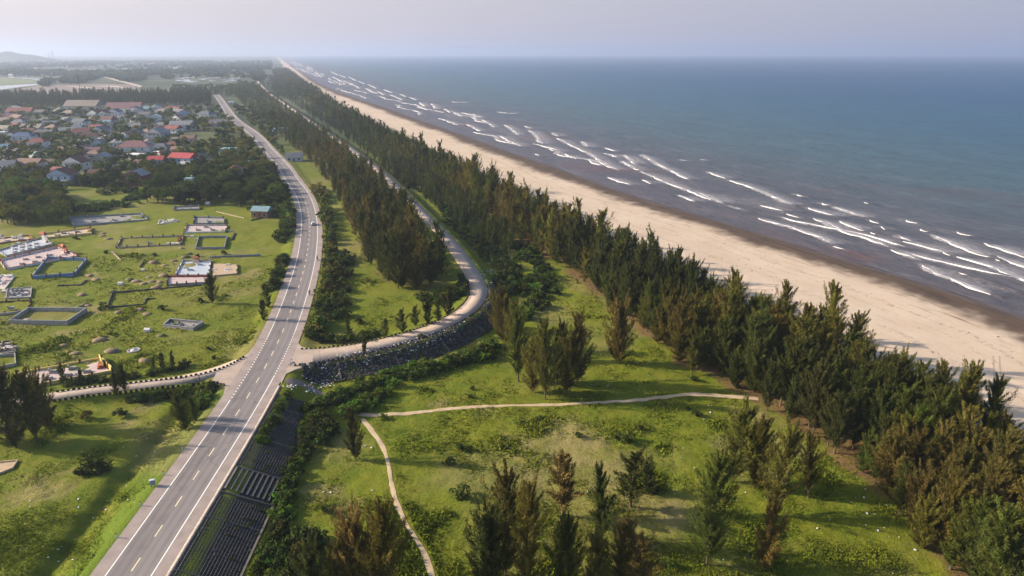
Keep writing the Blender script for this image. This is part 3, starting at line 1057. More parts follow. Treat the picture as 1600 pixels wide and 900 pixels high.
for k in range(1, 18):
    o = k * 9.0 / 18
    for ii in range(0, n_ - 6, 5):
        if abs(ii + 2 - stair_i) < 5:
            continue
        a, b = Vector(slope_pt(ii, o)), Vector(slope_pt(ii + 5, o))
        a.z += 0.15; b.z += 0.15
        grid.bar(a, b, 0.13, 0.13)
fine_i = np.arange(0, n_ - 1, 0.5)
for fi in fine_i:
    if abs(fi - stair_i) < 4:
        continue
    ii = int(fi); fr_ = fi - ii
    for (o_a, o_b) in ((0.1, 4.5), (4.5, 8.9)):
        a = Vector(slope_pt(ii, o_a)).lerp(Vector(slope_pt(ii + 1, o_a)), fr_)
        b = Vector(slope_pt(ii, o_b)).lerp(Vector(slope_pt(ii + 1, o_b)), fr_)
        a.z += 0.15; b.z += 0.15
        grid.bar(a, b, 0.11, 0.10)
structure('embankment_slope', grid.mesh('embankment_slope', conc_d))
beams = MB()
for ii in big:
    if abs(ii - stair_i) < 4:
        continue
    a, b = Vector(slope_pt(ii, 0.05)), Vector(slope_pt(ii, 9.0))
    a.z += 0.14; b.z += 0.14
    beams.bar(a, b, 0.22, 0.20)
for ii in range(0, n_ - 6, 5):
    for o, w_, h_ in ((9.2, 0.4, 0.3),):
        if o == 4.5 and abs(ii + 2 - stair_i) < 5:
            continue
        a, b = Vector(slope_pt(ii, o)), Vector(slope_pt(min(ii + 5, n_ - 1), o))
        a.z += 0.1; b.z += 0.1
        beams.bar(a, b, w_, h_)
structure('embankment_slope', beams.mesh('embankment_slope', conc_l))
st_o = empty('slope_stairs', 'flight of pale concrete steps down the dark road embankment', 'stairs', (*slope_pt(stair_i, 0)[:2], -0.1))
stp = MB()
ctr = Vector(st_o.location)
for k in range(9):
    o = 0.4 + k * 0.95
    a, b = Vector(slope_pt(stair_i - 3, o)), Vector(slope_pt(min(stair_i + 4, n_ - 1), o))
    a.z += 0.18; b.z += 0.18
    stp.bar(a - ctr, b - ctr, 0.42, 0.2)
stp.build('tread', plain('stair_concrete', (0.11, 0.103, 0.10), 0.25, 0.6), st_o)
for q in (-3.6, 4.6):
    sm_ = MB()
    a, b = Vector(slope_pt(int(stair_i + q), 0.2)), Vector(slope_pt(int(stair_i + q), 9.0))
    a.z += 0.16; b.z += 0.16
    sm_.bar(a - ctr, b - ctr, 0.3, 0.3)
    sm_.build('side_beam', conc_l, st_o)

# rubble pitched slope under the side road, and its litter
rub = bpy.data.materials.new('pitched_stone')
nt, _, _ = nodes(rub)
vo = nt.nodes.new('ShaderNodeTexVoronoi'); vo.inputs['Scale'].default_value = 1.6
g_ = nt.nodes.new('ShaderNodeNewGeometry'); nt.links.new(g_.outputs['Position'], vo.inputs['Vector'])
c = mix_col(nt, ramp(nt, vo.outputs['Distance'], 0.0, 0.5), (0.095, 0.088, 0.085), (0.02, 0.02, 0.02))
c = mix_col(nt, ramp(nt, noise(nt, 0.3, 4), 0.52, 0.68), c, (0.035, 0.05, 0.015))
finish(nt, c, 0.95, vo.outputs['Distance'], 1.0, 0.3)
js0, js1 = idx_at(SIDE, 470, 560), idx_at(SIDE, 738, 440)
p_ = SIDE[js0:js1]; nn_ = normals(SIDE)[js0:js1]
rows = []
for o in (3.15, 5.5, 8.0, 9.6):
    q = p_ + nn_ * (o + flare[js0:js1] * (1 if o < 4 else .6))[:, None]
    rows.append(np.c_[q, terrain(q[:, 0], q[:, 1], False) + 0.30 - (0.25 if o < 4 else 0)])
n_s = len(p_); i = np.arange(n_s - 1)
Fs = np.vstack([np.stack([r * n_s + i, r * n_s + i + 1, (r + 1) * n_s + i + 1, (r + 1) * n_s + i], 1)[:, ::-1] for r in range(3)])
structure('embankment_slope', mesh_np('embankment_slope', np.vstack(rows), Fs, rub, None, True))
bm2 = MB()
for k in range(4, n_s - 3, 7):
    a = Vector((*(p_[k] + nn_[k] * 3.4), -0.1)); q = p_[k] + nn_[k] * 9.4
    b = Vector((*q, float(terrain(*q, False)[0]) + 0.2))
    bm2.bar(a, b, 0.35, 0.3)
structure('embankment_slope', bm2.mesh('embankment_slope', conc_l))


def scatter_bits(name, pos, size, mat, label, cat, flat=0.4, seed=1, cols=None):
    rg = np.random.default_rng(seed)
    n = len(pos)
    cube = np.array([(-1, -1, 0), (1, -1, 0), (1, 1, 0), (-1, 1, 0), (-.7, -.7, 1), (.6, -.8, 1), (.8, .6, 1), (-.6, .7, 1)], float)
    fq = np.array([(4, 5, 6, 7), (0, 1, 5, 4), (1, 2, 6, 5), (2, 3, 7, 6), (3, 0, 4, 7)])
    a = rg.random(n) * 6.28
    sx_, sy_, sz_ = (size * rg.uniform(.5, 1.3, n) for _ in range(3))
    c = cube[None].repeat(n, 0) * np.stack([sx_, sy_, sz_ * flat], 1)[:, None]
    c += rg.normal(0, 0.12, c.shape) * size[:, None, None]
    ca, sa = np.cos(a)[:, None], np.sin(a)[:, None]
    V = np.stack([c[..., 0] * ca - c[..., 1] * sa, c[..., 0] * sa + c[..., 1] * ca, c[..., 2]], -1) + pos[:, None]
    Fq = (fq[None] + (np.arange(n) * 8)[:, None, None]).reshape(-1, 4)
    at = {'tcol': np.repeat(cols, 8, 0)} if cols is not None else None
    return stuff(name, mesh_np(name, V.reshape(-1, 3), Fq, mat, at), label, cat)


rg = np.random.default_rng(12)
k = rg.integers(0, n_s, 1500)
o = rg.uniform(3.6, 9.6, 1500)
q = p_[k] + nn_[k] * o[:, None] + rg.normal(0, .4, (1500, 2))
pos = np.c_[q, terrain(q[:, 0], q[:, 1], False) + 0.22]
ki = rg.integers(0, n_ - 1, 900)
pos = np.vstack([pos, np.array([slope_pt(a_, b_) for a_, b_ in zip(ki, rg.uniform(.2, 9, 900))]) + [0, 0, .2]])
scatter_bits('rubble', pos, np.r_[rg.uniform(.10, .34, 1500), rg.uniform(.06, .17, 900)], plain('dark_rubble', (0.075, 0.068, 0.064), 0.5, 1.5), 'dark broken stones on the slope below the concrete side road', 'rubble', 0.8, 3)
# litter: pale plastic on the slope and here and there in the meadow
lp = []
for cx_, cy_, r, n in ((510, 590, 16, 70), (500, 600, 14, 70), (490, 612, 12, 30), (560, 570, 25, 40), (575, 562, 18, 50), (600, 558, 25, 50), (655, 542, 20, 60), (690, 533, 22, 80), (720, 520, 15, 40),
                       (765, 425, 14, 50), (775, 440, 14, 30), (770, 475, 12, 24), (455, 605, 8, 40), (545, 575, 30, 40), (640, 555, 40, 50)):
    for _ in range(int(n * .6)):
        x, y = cx_ + rg.normal(0, r * .6), cy_ + rg.normal(0, r * .22)
        X, Y, z = P(x, y)
        lp.append((X, Y, z + 0.25, rg.uniform(.07, .22)))
for _ in range(190):
    x, y = rg.uniform(850, 1480), rg.uniform(560, 900)
    X, Y, z = P(x, y)
    if inpoly(np.array([X]), np.array([Y]), BELT_B)[0]:
        continue
    lp.append((X, Y, z + 0.08, rg.uniform(.04, .11)))
for x, y in ((581, 700), (582, 767), (600, 783), (603, 802), (571, 697), (506, 769), (925, 602), (939, 555), (950, 603), (993, 777), (918, 769), (1165, 770), (1350, 778), (1352, 765), (1385, 790),
             (1277, 826), (1372, 830), (1355, 803), (1366, 804), (1430, 860), (1395, 897), (1312, 745), (1100, 655), (1110, 645), (1085, 732), (625, 485), (625, 487), (517, 770)):
    X, Y, z = P(x, y)
    lp.append((X, Y, z + 0.1, rg.uniform(.13, .22)))
for _ in range(170):
    x, y = rg.uniform(40, 420), rg.uniform(360, 880)
    X, Y, z = P(x, y)
    if X < xmain(Y) - 8:
        lp.append((X, Y, z + 0.06, rg.uniform(.05, .16)))
lp = np.array(lp)
pal = np.array([(0.7, 0.7, 0.7), (0.6, 0.62, 0.66), (0.55, 0.5, 0.45), (0.35, 0.45, 0.55), (0.6, 0.4, 0.35), (0.75, 0.72, 0.62)])
lm = bpy.data.materials.new('litter_plastic')
nt, _, _ = nodes(lm)
finish(nt, attr(nt, 'tcol').outputs['Color'], 0.6)
scatter_bits('litter', lp[:, :3], lp[:, 3], lm, 'pale plastic litter scattered on the slope and the grass', 'litter', 0.6, 8, pal[rg.integers(0, 6, len(lp))])
# driftwood, weed and rubbish specks on the dry sand
n = 1300
yy = rg.uniform(120, 900, n) ** 1.0
ss = rg.choice([28.0, 36, 46, 55, 66], n) + rg.normal(0, 4.5, n)
xx = xshore(yy) - ss / CSH
cl = vnoise(xx, yy, 14, 5) > 0.52
pos = np.c_[xx, yy, terrain(xx, yy) + 0.02][cl]
scatter_bits('debris', pos, rg.uniform(.08, .42, len(pos)) ** 1.3, plain('driftwood', (0.14, 0.095, 0.06), 0.4, 2), 'dark driftwood and weed scattered over the pale sand', 'debris', 0.35, 9)

# wheel ruts of a buggy across the dry sand
for dx in (0, 1.7):
    ln = resample(catmull([P(x, y)[:2] for x, y in [(1552, 556), (1553, 580), (1558, 610)]], 1), 1.0) + np.array([dx, 0])
    rows = [np.c_[ln + normals(ln) * k, terrain((ln + normals(ln) * k)[:, 0], (ln + normals(ln) * k)[:, 1]) + .025] for k in (-.2, .2)]
    i = np.arange(len(ln) - 1)
    structure('path', mesh_np('path', np.vstack(rows), np.stack([i, len(ln) + i, len(ln) + i + 1, i + 1], 1), plain('rut_sand', (.40, .31, .22), .1, 2)))
# ------------------------------------------------------------------ foliage
def unit(v):
    return v / (np.linalg.norm(v, axis=-1, keepdims=True) + 1e-9)


def spray(rg, c, qd, ql, qw, tip=0.3):
    """thin tapered leaf quads centred on c pointing along qd"""
    n = len(c)
    side = unit(np.cross(qd, rg.normal(size=(n, 3))))
    ql, qw = np.broadcast_to(ql, (n,))[:, None], np.broadcast_to(qw, (n,))[:, None]
    a, b = c - qd * ql / 2, c + qd * ql / 2
    return np.stack([a - side * qw / 2, a + side * qw / 2, b + side * qw * tip / 2, b - side * qw * tip / 2], 1)


def casuarina(seed, h, nb, ns, ql, qw, spread=0.24, start=0.06, lean=0.0):
    """plumed conical she-oak crown: nb rising plumes of ns needle sprays; returns quads, clump value, tip value, plume base points"""
    rg = np.random.default_rng(seed)
    Qs, cl, tp, br = [], [], [], []
    gap = rg.uniform(0, 6.28, 2)
    for k in range(nb):
        t = start + (0.99 - start) * (k + rg.random() * .8) / nb
        az = k * 2.399 + rg.normal(0, .5)
        prof = np.interp(t, [0, .12, .32, .6, .85, 1.0], [.62, .92, 1.0, .74, .42, .18])
        R = h * spread * prof * rg.uniform(.45, 1.38)
        if min(abs((az - g_ + 3.14) % 6.28 - 3.14) for g_ in gap) < .35 and t < .8:
            R *= .55
        el = math.radians(rg.uniform(18, 48) + 25 * t)
        d = np.array([math.cos(az) * math.cos(el), math.sin(az) * math.cos(el), math.sin(el)])
        p0 = np.array([lean * h * t * t, 0, h * t * 0.97])
        Ln = R / max(.3, math.cos(el))
        s = rg.random(ns) ** .75
        rad = (0.10 + 0.30 * R) * (1 - s * .72)
        off = unit(rg.normal(size=(ns, 3))) * (rad * rg.random(ns) ** .5)[:, None]
        c = p0 + d * (Ln * s)[:, None] + off + np.array([0, 0, 1]) * (0.22 * Ln * s * s)[:, None]
        qd = unit(d * .8 + unit(off) * .55 + np.array([0, 0, .45]) + rg.normal(0, .52, (ns, 3)))
        Qs.append(spray(rg, c, qd, ql * rg.uniform(.6, 1.35, ns), qw * rg.uniform(.6, 1.3, ns)))
        cl.append(np.clip(np.full(ns, rg.random()) + rg.normal(0, .13, ns), 0, 1))
        tp.append(np.clip(s * .8 + rg.normal(0, .15, ns), 0, 1) * rg.uniform(.3, 1))
        br.append((p0, p0 + d * Ln * .7))
    # leader
    n = max(ns // 2, 6)
    s = rg.random(n)
    c = np.stack([lean * h + rg.normal(0, .12, n), rg.normal(0, .12, n), h * (.90 + .13 * s)], 1)
    Qs.append(spray(rg, c, unit(np.array([0, 0, 1.]) + rg.normal(0, .3, (n, 3))), ql, qw))
    cl.append(rg.random(n)); tp.append(s * .6)
    return np.vstack(Qs), np.concatenate(cl), np.concatenate(tp), br


def broadleaf(seed, h, R, nl, ns, q, low=0.25, flat=0.85):
    """rounded crown of nl leafy lobes"""
    rg = np.random.default_rng(seed)
    Qs, cl, tp, br = [], [], [], []
    for k in range(nl):
        u = unit(rg.normal(size=3))
        r = rg.random() ** .45
        c0 = np.array([u[0] * R * r, u[1] * R * r, h * low + (h * (1 - low)) * (.5 + .48 * u[2] * r * flat)])
        lr = R * rg.uniform(.28, .5)
        o = unit(rg.normal(size=(ns, 3)))
        rr = lr * rg.uniform(.55, 1.08, ns)
        c = c0 + o * rr[:, None] * np.array([1, 1, .75])
        qd = unit(o * .5 + rg.normal(0, .7, (ns, 3)) + np.array([0, 0, .1]))
        Qs.append(spray(rg, c, qd, q * rg.uniform(.6, 1.4, ns), q * .62 * rg.uniform(.6, 1.4, ns), .5))
        cl.append(np.clip(np.full(ns, rg.random() * .7 + .15) + rg.normal(0, .15, ns), 0, 1))
        tp.append(np.clip(o[:, 2] * .3 + rg.normal(0, .1, ns), 0, 1) * .5)
        br.append((np.array([0, 0, h * low * .9]), c0))
    return np.vstack(Qs), np.concatenate(cl), np.concatenate(tp), br


LEAF = leaf_material('leaf', False)
LEAFA = leaf_material('leaf_mass', True)
BARK = plain('bark', (0.115, 0.085, 0.062), 0.3, 1.2, 0.95, stain=(0.06, 0.045, 0.035))


def trunk_mb(h, r, br, every=3, lean=0.0):
    m = MB()
    zs = np.linspace(-0.4, h * .93, 7)
    m.tube([(lean * h * max(z / h, 0) ** 2, 0.04 * math.sin(z), z) for z in zs], [r * (1.25 - 1.15 * (i / 6)) + .015 for i in range(7)], 7)
    for a, b in br[::every]:
        m.tube([a, (a + b) / 2 + np.array([0, 0, .1]), b], [r * .35, r * .22, r * .08], 4)
    return m


def tree_mesh(tag_, gen, h, r, every=3, lean=0.0):
    Q, cl, tp, br = gen
    return quads_mesh('crown_' + tag_, Q, LEAF, {'cl': cl, 'tip': tp}), trunk_mb(h, r, br, every, lean).mesh('trunk_' + tag_, BARK)


CAS_H = [14.5, 16.5, 12.5, 16.0, 18.0, 14.0, 11.0, 18.5]
CAS = []
for k, h in enumerate(CAS_H):
    ln = (.05, -.03, .02, .08, 0, -.06, .03, .02)[k]
    CAS.append(tree_mesh('casuarina', casuarina(100 + k, h, 84 + 3 * k, 135, .62, .105, (.22, .25, .29, .21, .22, .27, .32, .20)[k], (.05, .10, .04, .12, .08, .05, .03, .10)[k], ln), h, .17, 3, ln))
SPARSE = []
for k, h in enumerate((9.0, 10.5, 7.5)):
    SPARSE.append(tree_mesh('casuarina', casuarina(300 + k, h, 40, 90, .55, .10, .20, .16, .05), h, .14, 2, .05))
BROAD_H = [6.5, 8.0, 9.5, 7.0, 5.5]
BROAD = [tree_mesh('broadleaf', broadleaf(200 + k, h, h * (.42, .48, .40, .5, .5)[k], 22, 62, .55), h, .2, 3) for k, h in enumerate(BROAD_H)]
SHRUB = []
for k in range(5):
    Q, cl, tp, br = broadleaf(260 + k, 1.7 + .25 * k, 1.2 + .15 * k, 11, 46, .34, .02, 1.0)
    SHRUB.append(quads_mesh('shrub', Q, LEAF, {'cl': cl, 'tip': tp}))
SAPL = []
for k in range(3):
    Q, cl, tp, br = casuarina(280 + k, 4.0, 30, 44, .45, .11, .26, .03)
    SAPL.append(tree_mesh('sapling', (Q, cl, tp, br), 4.0, .07, 4))

rgt = np.random.default_rng(77)
GREENS = {'green': (0.072, 0.098, 0.021), 'dark': (0.042, 0.060, 0.018), 'olive': (0.130, 0.126, 0.026), 'brown': (0.128, 0.106, 0.028), 'rust': (0.165, 0.115, 0.034), 'bright': (0.085, 0.140, 0.022),
          'blue': (0.042, 0.066, 0.030)}


def tint(key, rg=rgt, j=.2):
    c = np.array(GREENS[key])
    return tuple(c * (1 + rg.normal(0, j * .6)) * (1 + rg.normal(0, j * .35, 3)).clip(.5, 1.6)) + (1.0,)


def plant(name, label, cat, parts, loc, sc, rz, color, group=None):
    e = empty(name, label, cat, loc, rz, group)
    e.scale = (sc * (1 + rgt.normal(0, .06)), sc * (1 + rgt.normal(0, .06)), sc)
    e.rotation_euler = (rgt.normal(0, .035), rgt.normal(0, .035), rz)
    c = link(bpy.data.objects.new('crown', parts[0]), e)
    c.color = color
    link(bpy.data.objects.new('trunk', parts[1]), e)
    return e


def shrub(loc, sc, color, label, group=None, k=None, name='shrub'):
    o = link(bpy.data.objects.new(name, SHRUB[rgt.integers(0, 5) if k is None else k]))
    o.location = loc
    o.rotation_euler = (0, 0, rgt.random() * 6.28)
    o.scale = (sc * rgt.uniform(.85, 1.3), sc * rgt.uniform(.85, 1.3), sc)
    o.color = color
    return props(o, label, 'shrub', group)


taken = []           # (x, y, r) of standing trees

def near_taken(x, y, r):
    return any((x - a) ** 2 + (y - b) ** 2 < (r + c) ** 2 for a, b, c in taken)


# trees that stand by themselves: photo position of the foot, height in photo pixels, kind, tint, label
loners = [
    (556, 718, 80, 0, 'dark', 'lone dark upright casuarina beside the fork of the dirt paths'),
    (967, 568, 90, 6, 'brown', 'lone bushy casuarina in the meadow throwing a shadow onto the windbreak'),
    (852, 624, 120, 1, 'olive', 'tallest casuarina at the front of the meadow clump beside the path'),
    (810, 596, 110, 3, 'green', 'slim green casuarina on the outer edge of the meadow clump'),
    (870, 600, 98, 4, 'dark', 'dark casuarina in the middle of the meadow clump'),
    (902, 596, 110, 0, 'brown', 'brown tipped casuarina at the beach side of the meadow clump'),
    (886, 612, 88, 5, 'olive', 'broad olive casuarina low in the meadow clump'),
    (832, 612, 80, 2, 'olive', 'short olive casuarina inside the meadow clump'),
    (790, 545, 95, 1, 'brown', 'brown casuarina at the bend of the concrete side road'),
    (805, 560, 90, 3, 'olive', 'olive casuarina just below the bend of the side road'),
    (778, 520, 62, 5, 'brown', 'small brown casuarina touching the rubble slope at the bend'),
    (880, 806, 102, 8, 'rust', 'rust coloured thin casuarina standing in the open meadow'),
    (940, 850, 120, 3, 'green', 'tall dense green casuarina behind the foremost pair of brown ones'),
    (985, 792, 92, 9, 'dark', 'narrow dark casuarina with a pale post at its foot'),
    (1012, 770, 46, 6, 'dark', 'low round dark casuarina casting a long shadow in the meadow'),
    (1104, 882, 180, 4, 'green', 'very tall narrow casuarina alone between the meadow and the foremost trees'),
    (1192, 890, 118, 0, 'rust', 'reddish brown casuarina near the lower edge of the clearing'),
    (1145, 752, 118, 5, 'olive', 'bushy olive casuarina at the end of the dirt path'),
    (1206, 806, 138, 1, 'brown', 'tall ragged brown casuarina in the clearing next to the windbreak'),
    (1262, 778, 100, 3, 'olive', 'slender olive casuarina between the ragged brown one and the windbreak'),
    (1180, 760, 100, 2, 'brown', 'smaller brown casuarina leaning on the olive one at the path end'),
    (790, 905, 165, 1, 'brown', 'tall brown casuarina in the foremost meadow clump'),
    (822, 925, 170, 4, 'olive', 'olive casuarina standing close beside the tall brown one in front'),
    (765, 925, 120, 6, 'dark', 'low dark casuarina at the foot of the foremost clump'),
    (885, 925, 110, 2, 'green', 'green casuarina filling the foremost clump'),
    (966, 930, 125, 0, 'brown', 'golden brown casuarina close to the tall dense green one'),
    (1000, 940, 105, 9, 'rust', 'thin golden casuarina at the end of the foremost clump'),
    (930, 940, 100, 5, 'olive', 'bushy olive casuarina below the tall dense green one'),
    (560, 930, 118, 6, 'rust', 'spreading rusty casuarina beside the lower dirt path'),
    (600, 945, 150, 2, 'brown', 'big brown casuarina crown beside the lower dirt path'),
    (528, 940, 100, 5, 'brown', 'brown casuarina next to the embankment bushes'),
    (490, 950, 90, 6, 'dark', 'dark low casuarina among the embankment bushes in front'),
    (332, 474, 46, 5, 'dark', 'lone dark conifer among the graves'),
    (196, 614, 46, 3, 'dark', 'small dark conifer on the verge of the cemetery lane'),
    (182, 616, 32, 2, 'dark', 'bushy sapling leaning over the cemetery lane'),
    (25, 700, 118, 5, 'dark', 'big dark conifer at the left end of the cemetery lane'),
    (58, 690, 108, 1, 'dark', 'dark brownish conifer overlapping the cemetery lane end'),
    (-8, 690, 112, 2, 'dark', 'dark conifer cut by the left border of the view'),
    (72, 668, 78, 6, 'brown', 'low brownish conifer beside the yellow grave'),
    (290, 672, 52, 2, 'green', 'green young casuarina on the verge near the lane mouth'),
    (305, 658, 38, 5, 'green', 'small green casuarina nearest to the lane mouth'),
]
PARTS = CAS + SPARSE
HTS = CAS_H + [9.0, 10.5, 7.5]
ASCALE = .95
n_cas = 0
for x, y, hp, k, col_, lab in loners:
    X, Y, z = P(x, y)
    depth = Y * CP + (H - z) * SP
    v_ = y - 450
    dep = math.atan2(H - z, math.hypot(X, Y))
    hm_ = height_to(X, Y, z, y - hp)
    sc = hm_ / HTS[k] * .95
    e_ = plant('casuarina_tree', lab, 'tree', PARTS[k], (X, Y, z), sc, rgt.random() * 6.28, tint(col_))
    wx_ = .86 if k < 8 else 1.45
    e_.scale = (e_.scale.x * wx_, e_.scale.y * wx_, e_.scale.z)
    taken.append((X, Y, 1.2))
    n_cas += 1

# the two windbreaks
def fill(poly, spacing, ymax, seed, ymin=0):
    rg = np.random.default_rng(seed)
    p = np.array(poly)
    pts = []
    y0, y1 = max(ymin, p[:, 1].min()), min(ymax, p[:, 1].max())
    rows = np.arange(y0, y1, spacing)
    for yy in rows:
        xs_ = np.arange(p[:, 0].min(), p[:, 0].max(), spacing)
        q = np.stack([xs_ + rg.normal(0, spacing * .27, len(xs_)), yy + rg.normal(0, spacing * .27, len(xs_))], 1)
        pts.append(q)
    q = np.vstack(pts)
    return q[inpoly(q[:, 0], q[:, 1], poly)]


def in_view(q, margin=60):
    dn = (H + 2)
    Yc = q[:, 1] * CP + dn * SP
    xp = 800 + F * q[:, 0] / Yc
    yp = 450 + F * (dn * CP - q[:, 1] * SP) / Yc
    return (xp > -margin) & (xp < 1600 + margin) & (yp < 900 + 130) & (Yc > 20)


qB = np.vstack([fill(BELT_B, 4.5, 420, 1), fill(BELT_B, 5.6, 900, 2, 420), fill(BELT_B, 8.0, 3500, 3, 900)])
qC = np.vstack([fill(BELT_C, 4.6, 520, 14), fill(BELT_C, 6.0, 1100, 15, 520), fill(BELT_C, 8.5, 2600, 16, 1100)])
qA = np.vstack([fill(BELT_A, 5.2, 420, 4), fill(BELT_A, 6.0, 900, 5, 420), fill(BELT_A, 8.5, 2500, 6, 900)])
allq = np.vstack([np.c_[qB, np.zeros(len(qB))], np.c_[qA, np.ones(len(qA))], np.c_[qC, np.full(len(qC), 2.0)]])
allq = allq[in_view(allq)]
dm = np.minimum(dist_poly(allq[:, 0], allq[:, 1], MAIN, 12), dist_poly(allq[:, 0], allq[:, 1], SIDE, 12))
dpp = np.minimum(dist_poly(allq[:, 0], allq[:, 1], PATH1, 5), dist_poly(allq[:, 0], allq[:, 1], PATH2, 5))
ssea = (xshore(allq[:, 1]) - allq[:, 0]) * CSH
dmain_ = dist_poly(allq[:, 0], allq[:, 1], MAIN, 30)
allq = allq[(dm > np.where((allq[:, 2] == 2) & (allq[:, 1] < 420), 12.0, 5.5)) & (dmain_ > 9.5) & (dpp > 2.2) & (ssea > 34)]
dist_ = np.hypot(allq[:, 0], allq[:, 1])
allq = allq[np.argsort(dist_)]
dist_ = np.sort(dist_)
tz = terrain(allq[:, 0], allq[:, 1])
N_IND = 292 - n_cas
edge_sea = np.zeros(len(allq))
mass = []
side_gap = None
GA = ('casuarina of the middle windbreak strip between main road and side road', 'casuarinas of the middle strip')
GB = {'green': 'green casuarina in the long windbreak beside the beach', 'olive': 'olive casuarina in the long windbreak beside the beach',
      'brown': 'brown tipped casuarina in the long windbreak beside the beach', 'dark': 'dark casuarina in the long windbreak beside the beach'}
cnt = 0
for i, (X, Y, belt) in enumerate(allq):
    if near_taken(X, Y, 1.5):
        continue
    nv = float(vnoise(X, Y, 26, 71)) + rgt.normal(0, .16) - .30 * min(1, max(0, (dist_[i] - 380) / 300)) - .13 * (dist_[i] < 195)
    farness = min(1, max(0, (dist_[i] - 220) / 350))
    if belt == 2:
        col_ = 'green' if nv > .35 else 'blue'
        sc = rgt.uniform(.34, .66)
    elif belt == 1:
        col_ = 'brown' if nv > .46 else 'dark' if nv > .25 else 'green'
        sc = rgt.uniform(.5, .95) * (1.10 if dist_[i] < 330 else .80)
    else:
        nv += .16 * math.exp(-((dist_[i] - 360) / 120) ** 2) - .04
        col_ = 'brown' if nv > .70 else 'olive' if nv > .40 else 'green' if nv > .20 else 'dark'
        sc = rgt.uniform(.66, 1.22) * (1.08 - .25 * float(vnoise(X, Y, 18, 3)))
        if ssea[0] is not None and (xshore(Y) - X) * CSH < 50:
            sc *= .85
    sc *= 1 - .22 * min(1, max(0, (dist_[i] - 450) / 500))
    c = tint(col_)
    if cnt < N_IND:
        k = rgt.integers(0, 8)
        if belt == 2:
            plant('casuarina_tree', 'young green casuarina in the low thicket between side road and windbreak', 'tree', CAS[k], (X, Y, tz[i]), sc, rgt.random() * 6.28, c, 'young casuarinas of the low thicket')
        elif belt == 1:
            e_ = plant('casuarina_tree', GA[0], 'tree', CAS[k], (X, Y, tz[i]), sc, rgt.random() * 6.28, c, GA[1])
            e_.scale = (e_.scale.x * 1.3, e_.scale.y * 1.3, e_.scale.z)
        else:
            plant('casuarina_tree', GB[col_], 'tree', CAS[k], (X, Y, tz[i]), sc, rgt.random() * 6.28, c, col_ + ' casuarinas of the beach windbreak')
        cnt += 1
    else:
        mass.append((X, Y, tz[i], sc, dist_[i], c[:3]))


def forest_mesh(name, items, lods, seed):
    """one mesh of many trees; lods: [(max distance, [variants])]; item: x, y, z, scale, distance, colour"""
    rg = np.random.default_rng(seed)
    Qs, cl, tp, tc = [], [], [], []
    for X, Y, z, sc, dd, c in items:
        for dmax, var in lods:
            if dd < dmax:
                break
        Q, a, b = var[rg.integers(0, len(var))]
        t = rg.random() * 6.28
        R_ = np.array([[math.cos(t), -math.sin(t), 0], [math.sin(t), math.cos(t), 0], [0, 0, 1]])
        Qs.append((Q @ R_.T) * sc + np.array([X, Y, z]))
        cl.append(a); tp.append(b); tc.append(np.repeat(np.array(c)[None], len(Q), 0))
    return quads_mesh(name, np.vstack(Qs).astype(np.float32), LEAFA, {'cl': np.concatenate(cl), 'tip': np.concatenate(tp), 'tcol': np.vstack(tc)})


V_MID = [casuarina(400 + k, CAS_H[k], 52, 28, 1.15, .25, (.20, .22, .26, .19, .21, .24)[k], .06)[:3] for k in range(6)]
V_FAR = [casuarina(420 + k, CAS_H[k], 22, 10, 1.9, .6, .24, .05)[:3] for k in range(6)]
V_VFAR = [casuarina(440 + k, CAS_H[k], 9, 5, 3.0, 1.3, .28, .05)[:3] for k in range(4)]
B_MID = [broadleaf(460 + k, BROAD_H[k], BROAD_H[k] * .46, 14, 26, .85)[:3] for k in range(5)]
B_FAR = [broadleaf(470 + k, BROAD_H[k], BROAD_H[k] * .5, 9, 10, 1.8)[:3] for k in range(5)]
B_VFAR = [broadleaf(480 + k, BROAD_H[k], BROAD_H[k] * .55, 5, 6, 3.4)[:3] for k in range(4)]
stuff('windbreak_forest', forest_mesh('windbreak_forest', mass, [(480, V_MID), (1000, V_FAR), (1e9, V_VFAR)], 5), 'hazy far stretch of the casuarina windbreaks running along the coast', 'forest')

# ------------------------------------------------------------------ undergrowth bands (no one could count the bushes)
S_Q = [broadleaf(500 + k, 2.0, 1.5, 9, 30, .42, .0, 1.0)[:3] for k in range(5)]
S_FAR = [broadleaf(510 + k, 2.4, 1.8, 6, 10, .95, .0, 1.0)[:3] for k in range(4)]
ug = []
n_road = len(seg)
def band(pts, width, n, sc0, sc1, cols, seed):
    rg = np.random.default_rng(seed)
    line = resample(catmull([P(x, y)[:2] for x, y in pts], 2), 1.0)
    nrm = normals(line)
    k = rg.integers(0, len(line), n)
    q = line[k] + nrm[k] * (rg.normal(0, .42, n) * width)[:, None]
    dd = np.minimum(dist_poly(q[:, 0], q[:, 1], SIDE, 9), dist_poly(q[:, 0], q[:, 1], LANE, 9))
    ok = (dd > 4.6) & (dist_poly(q[:, 0], q[:, 1], MAIN, 12) > 8.0)
    q = q[ok]
    z = terrain(q[:, 0], q[:, 1])
    for (X, Y), zz in zip(q, z):
        ug.append((X, Y, zz - .15, rg.uniform(sc0, sc1), math.hypot(X, Y), tint(cols[rg.integers(0, len(cols))], rg, .3)[:3]))


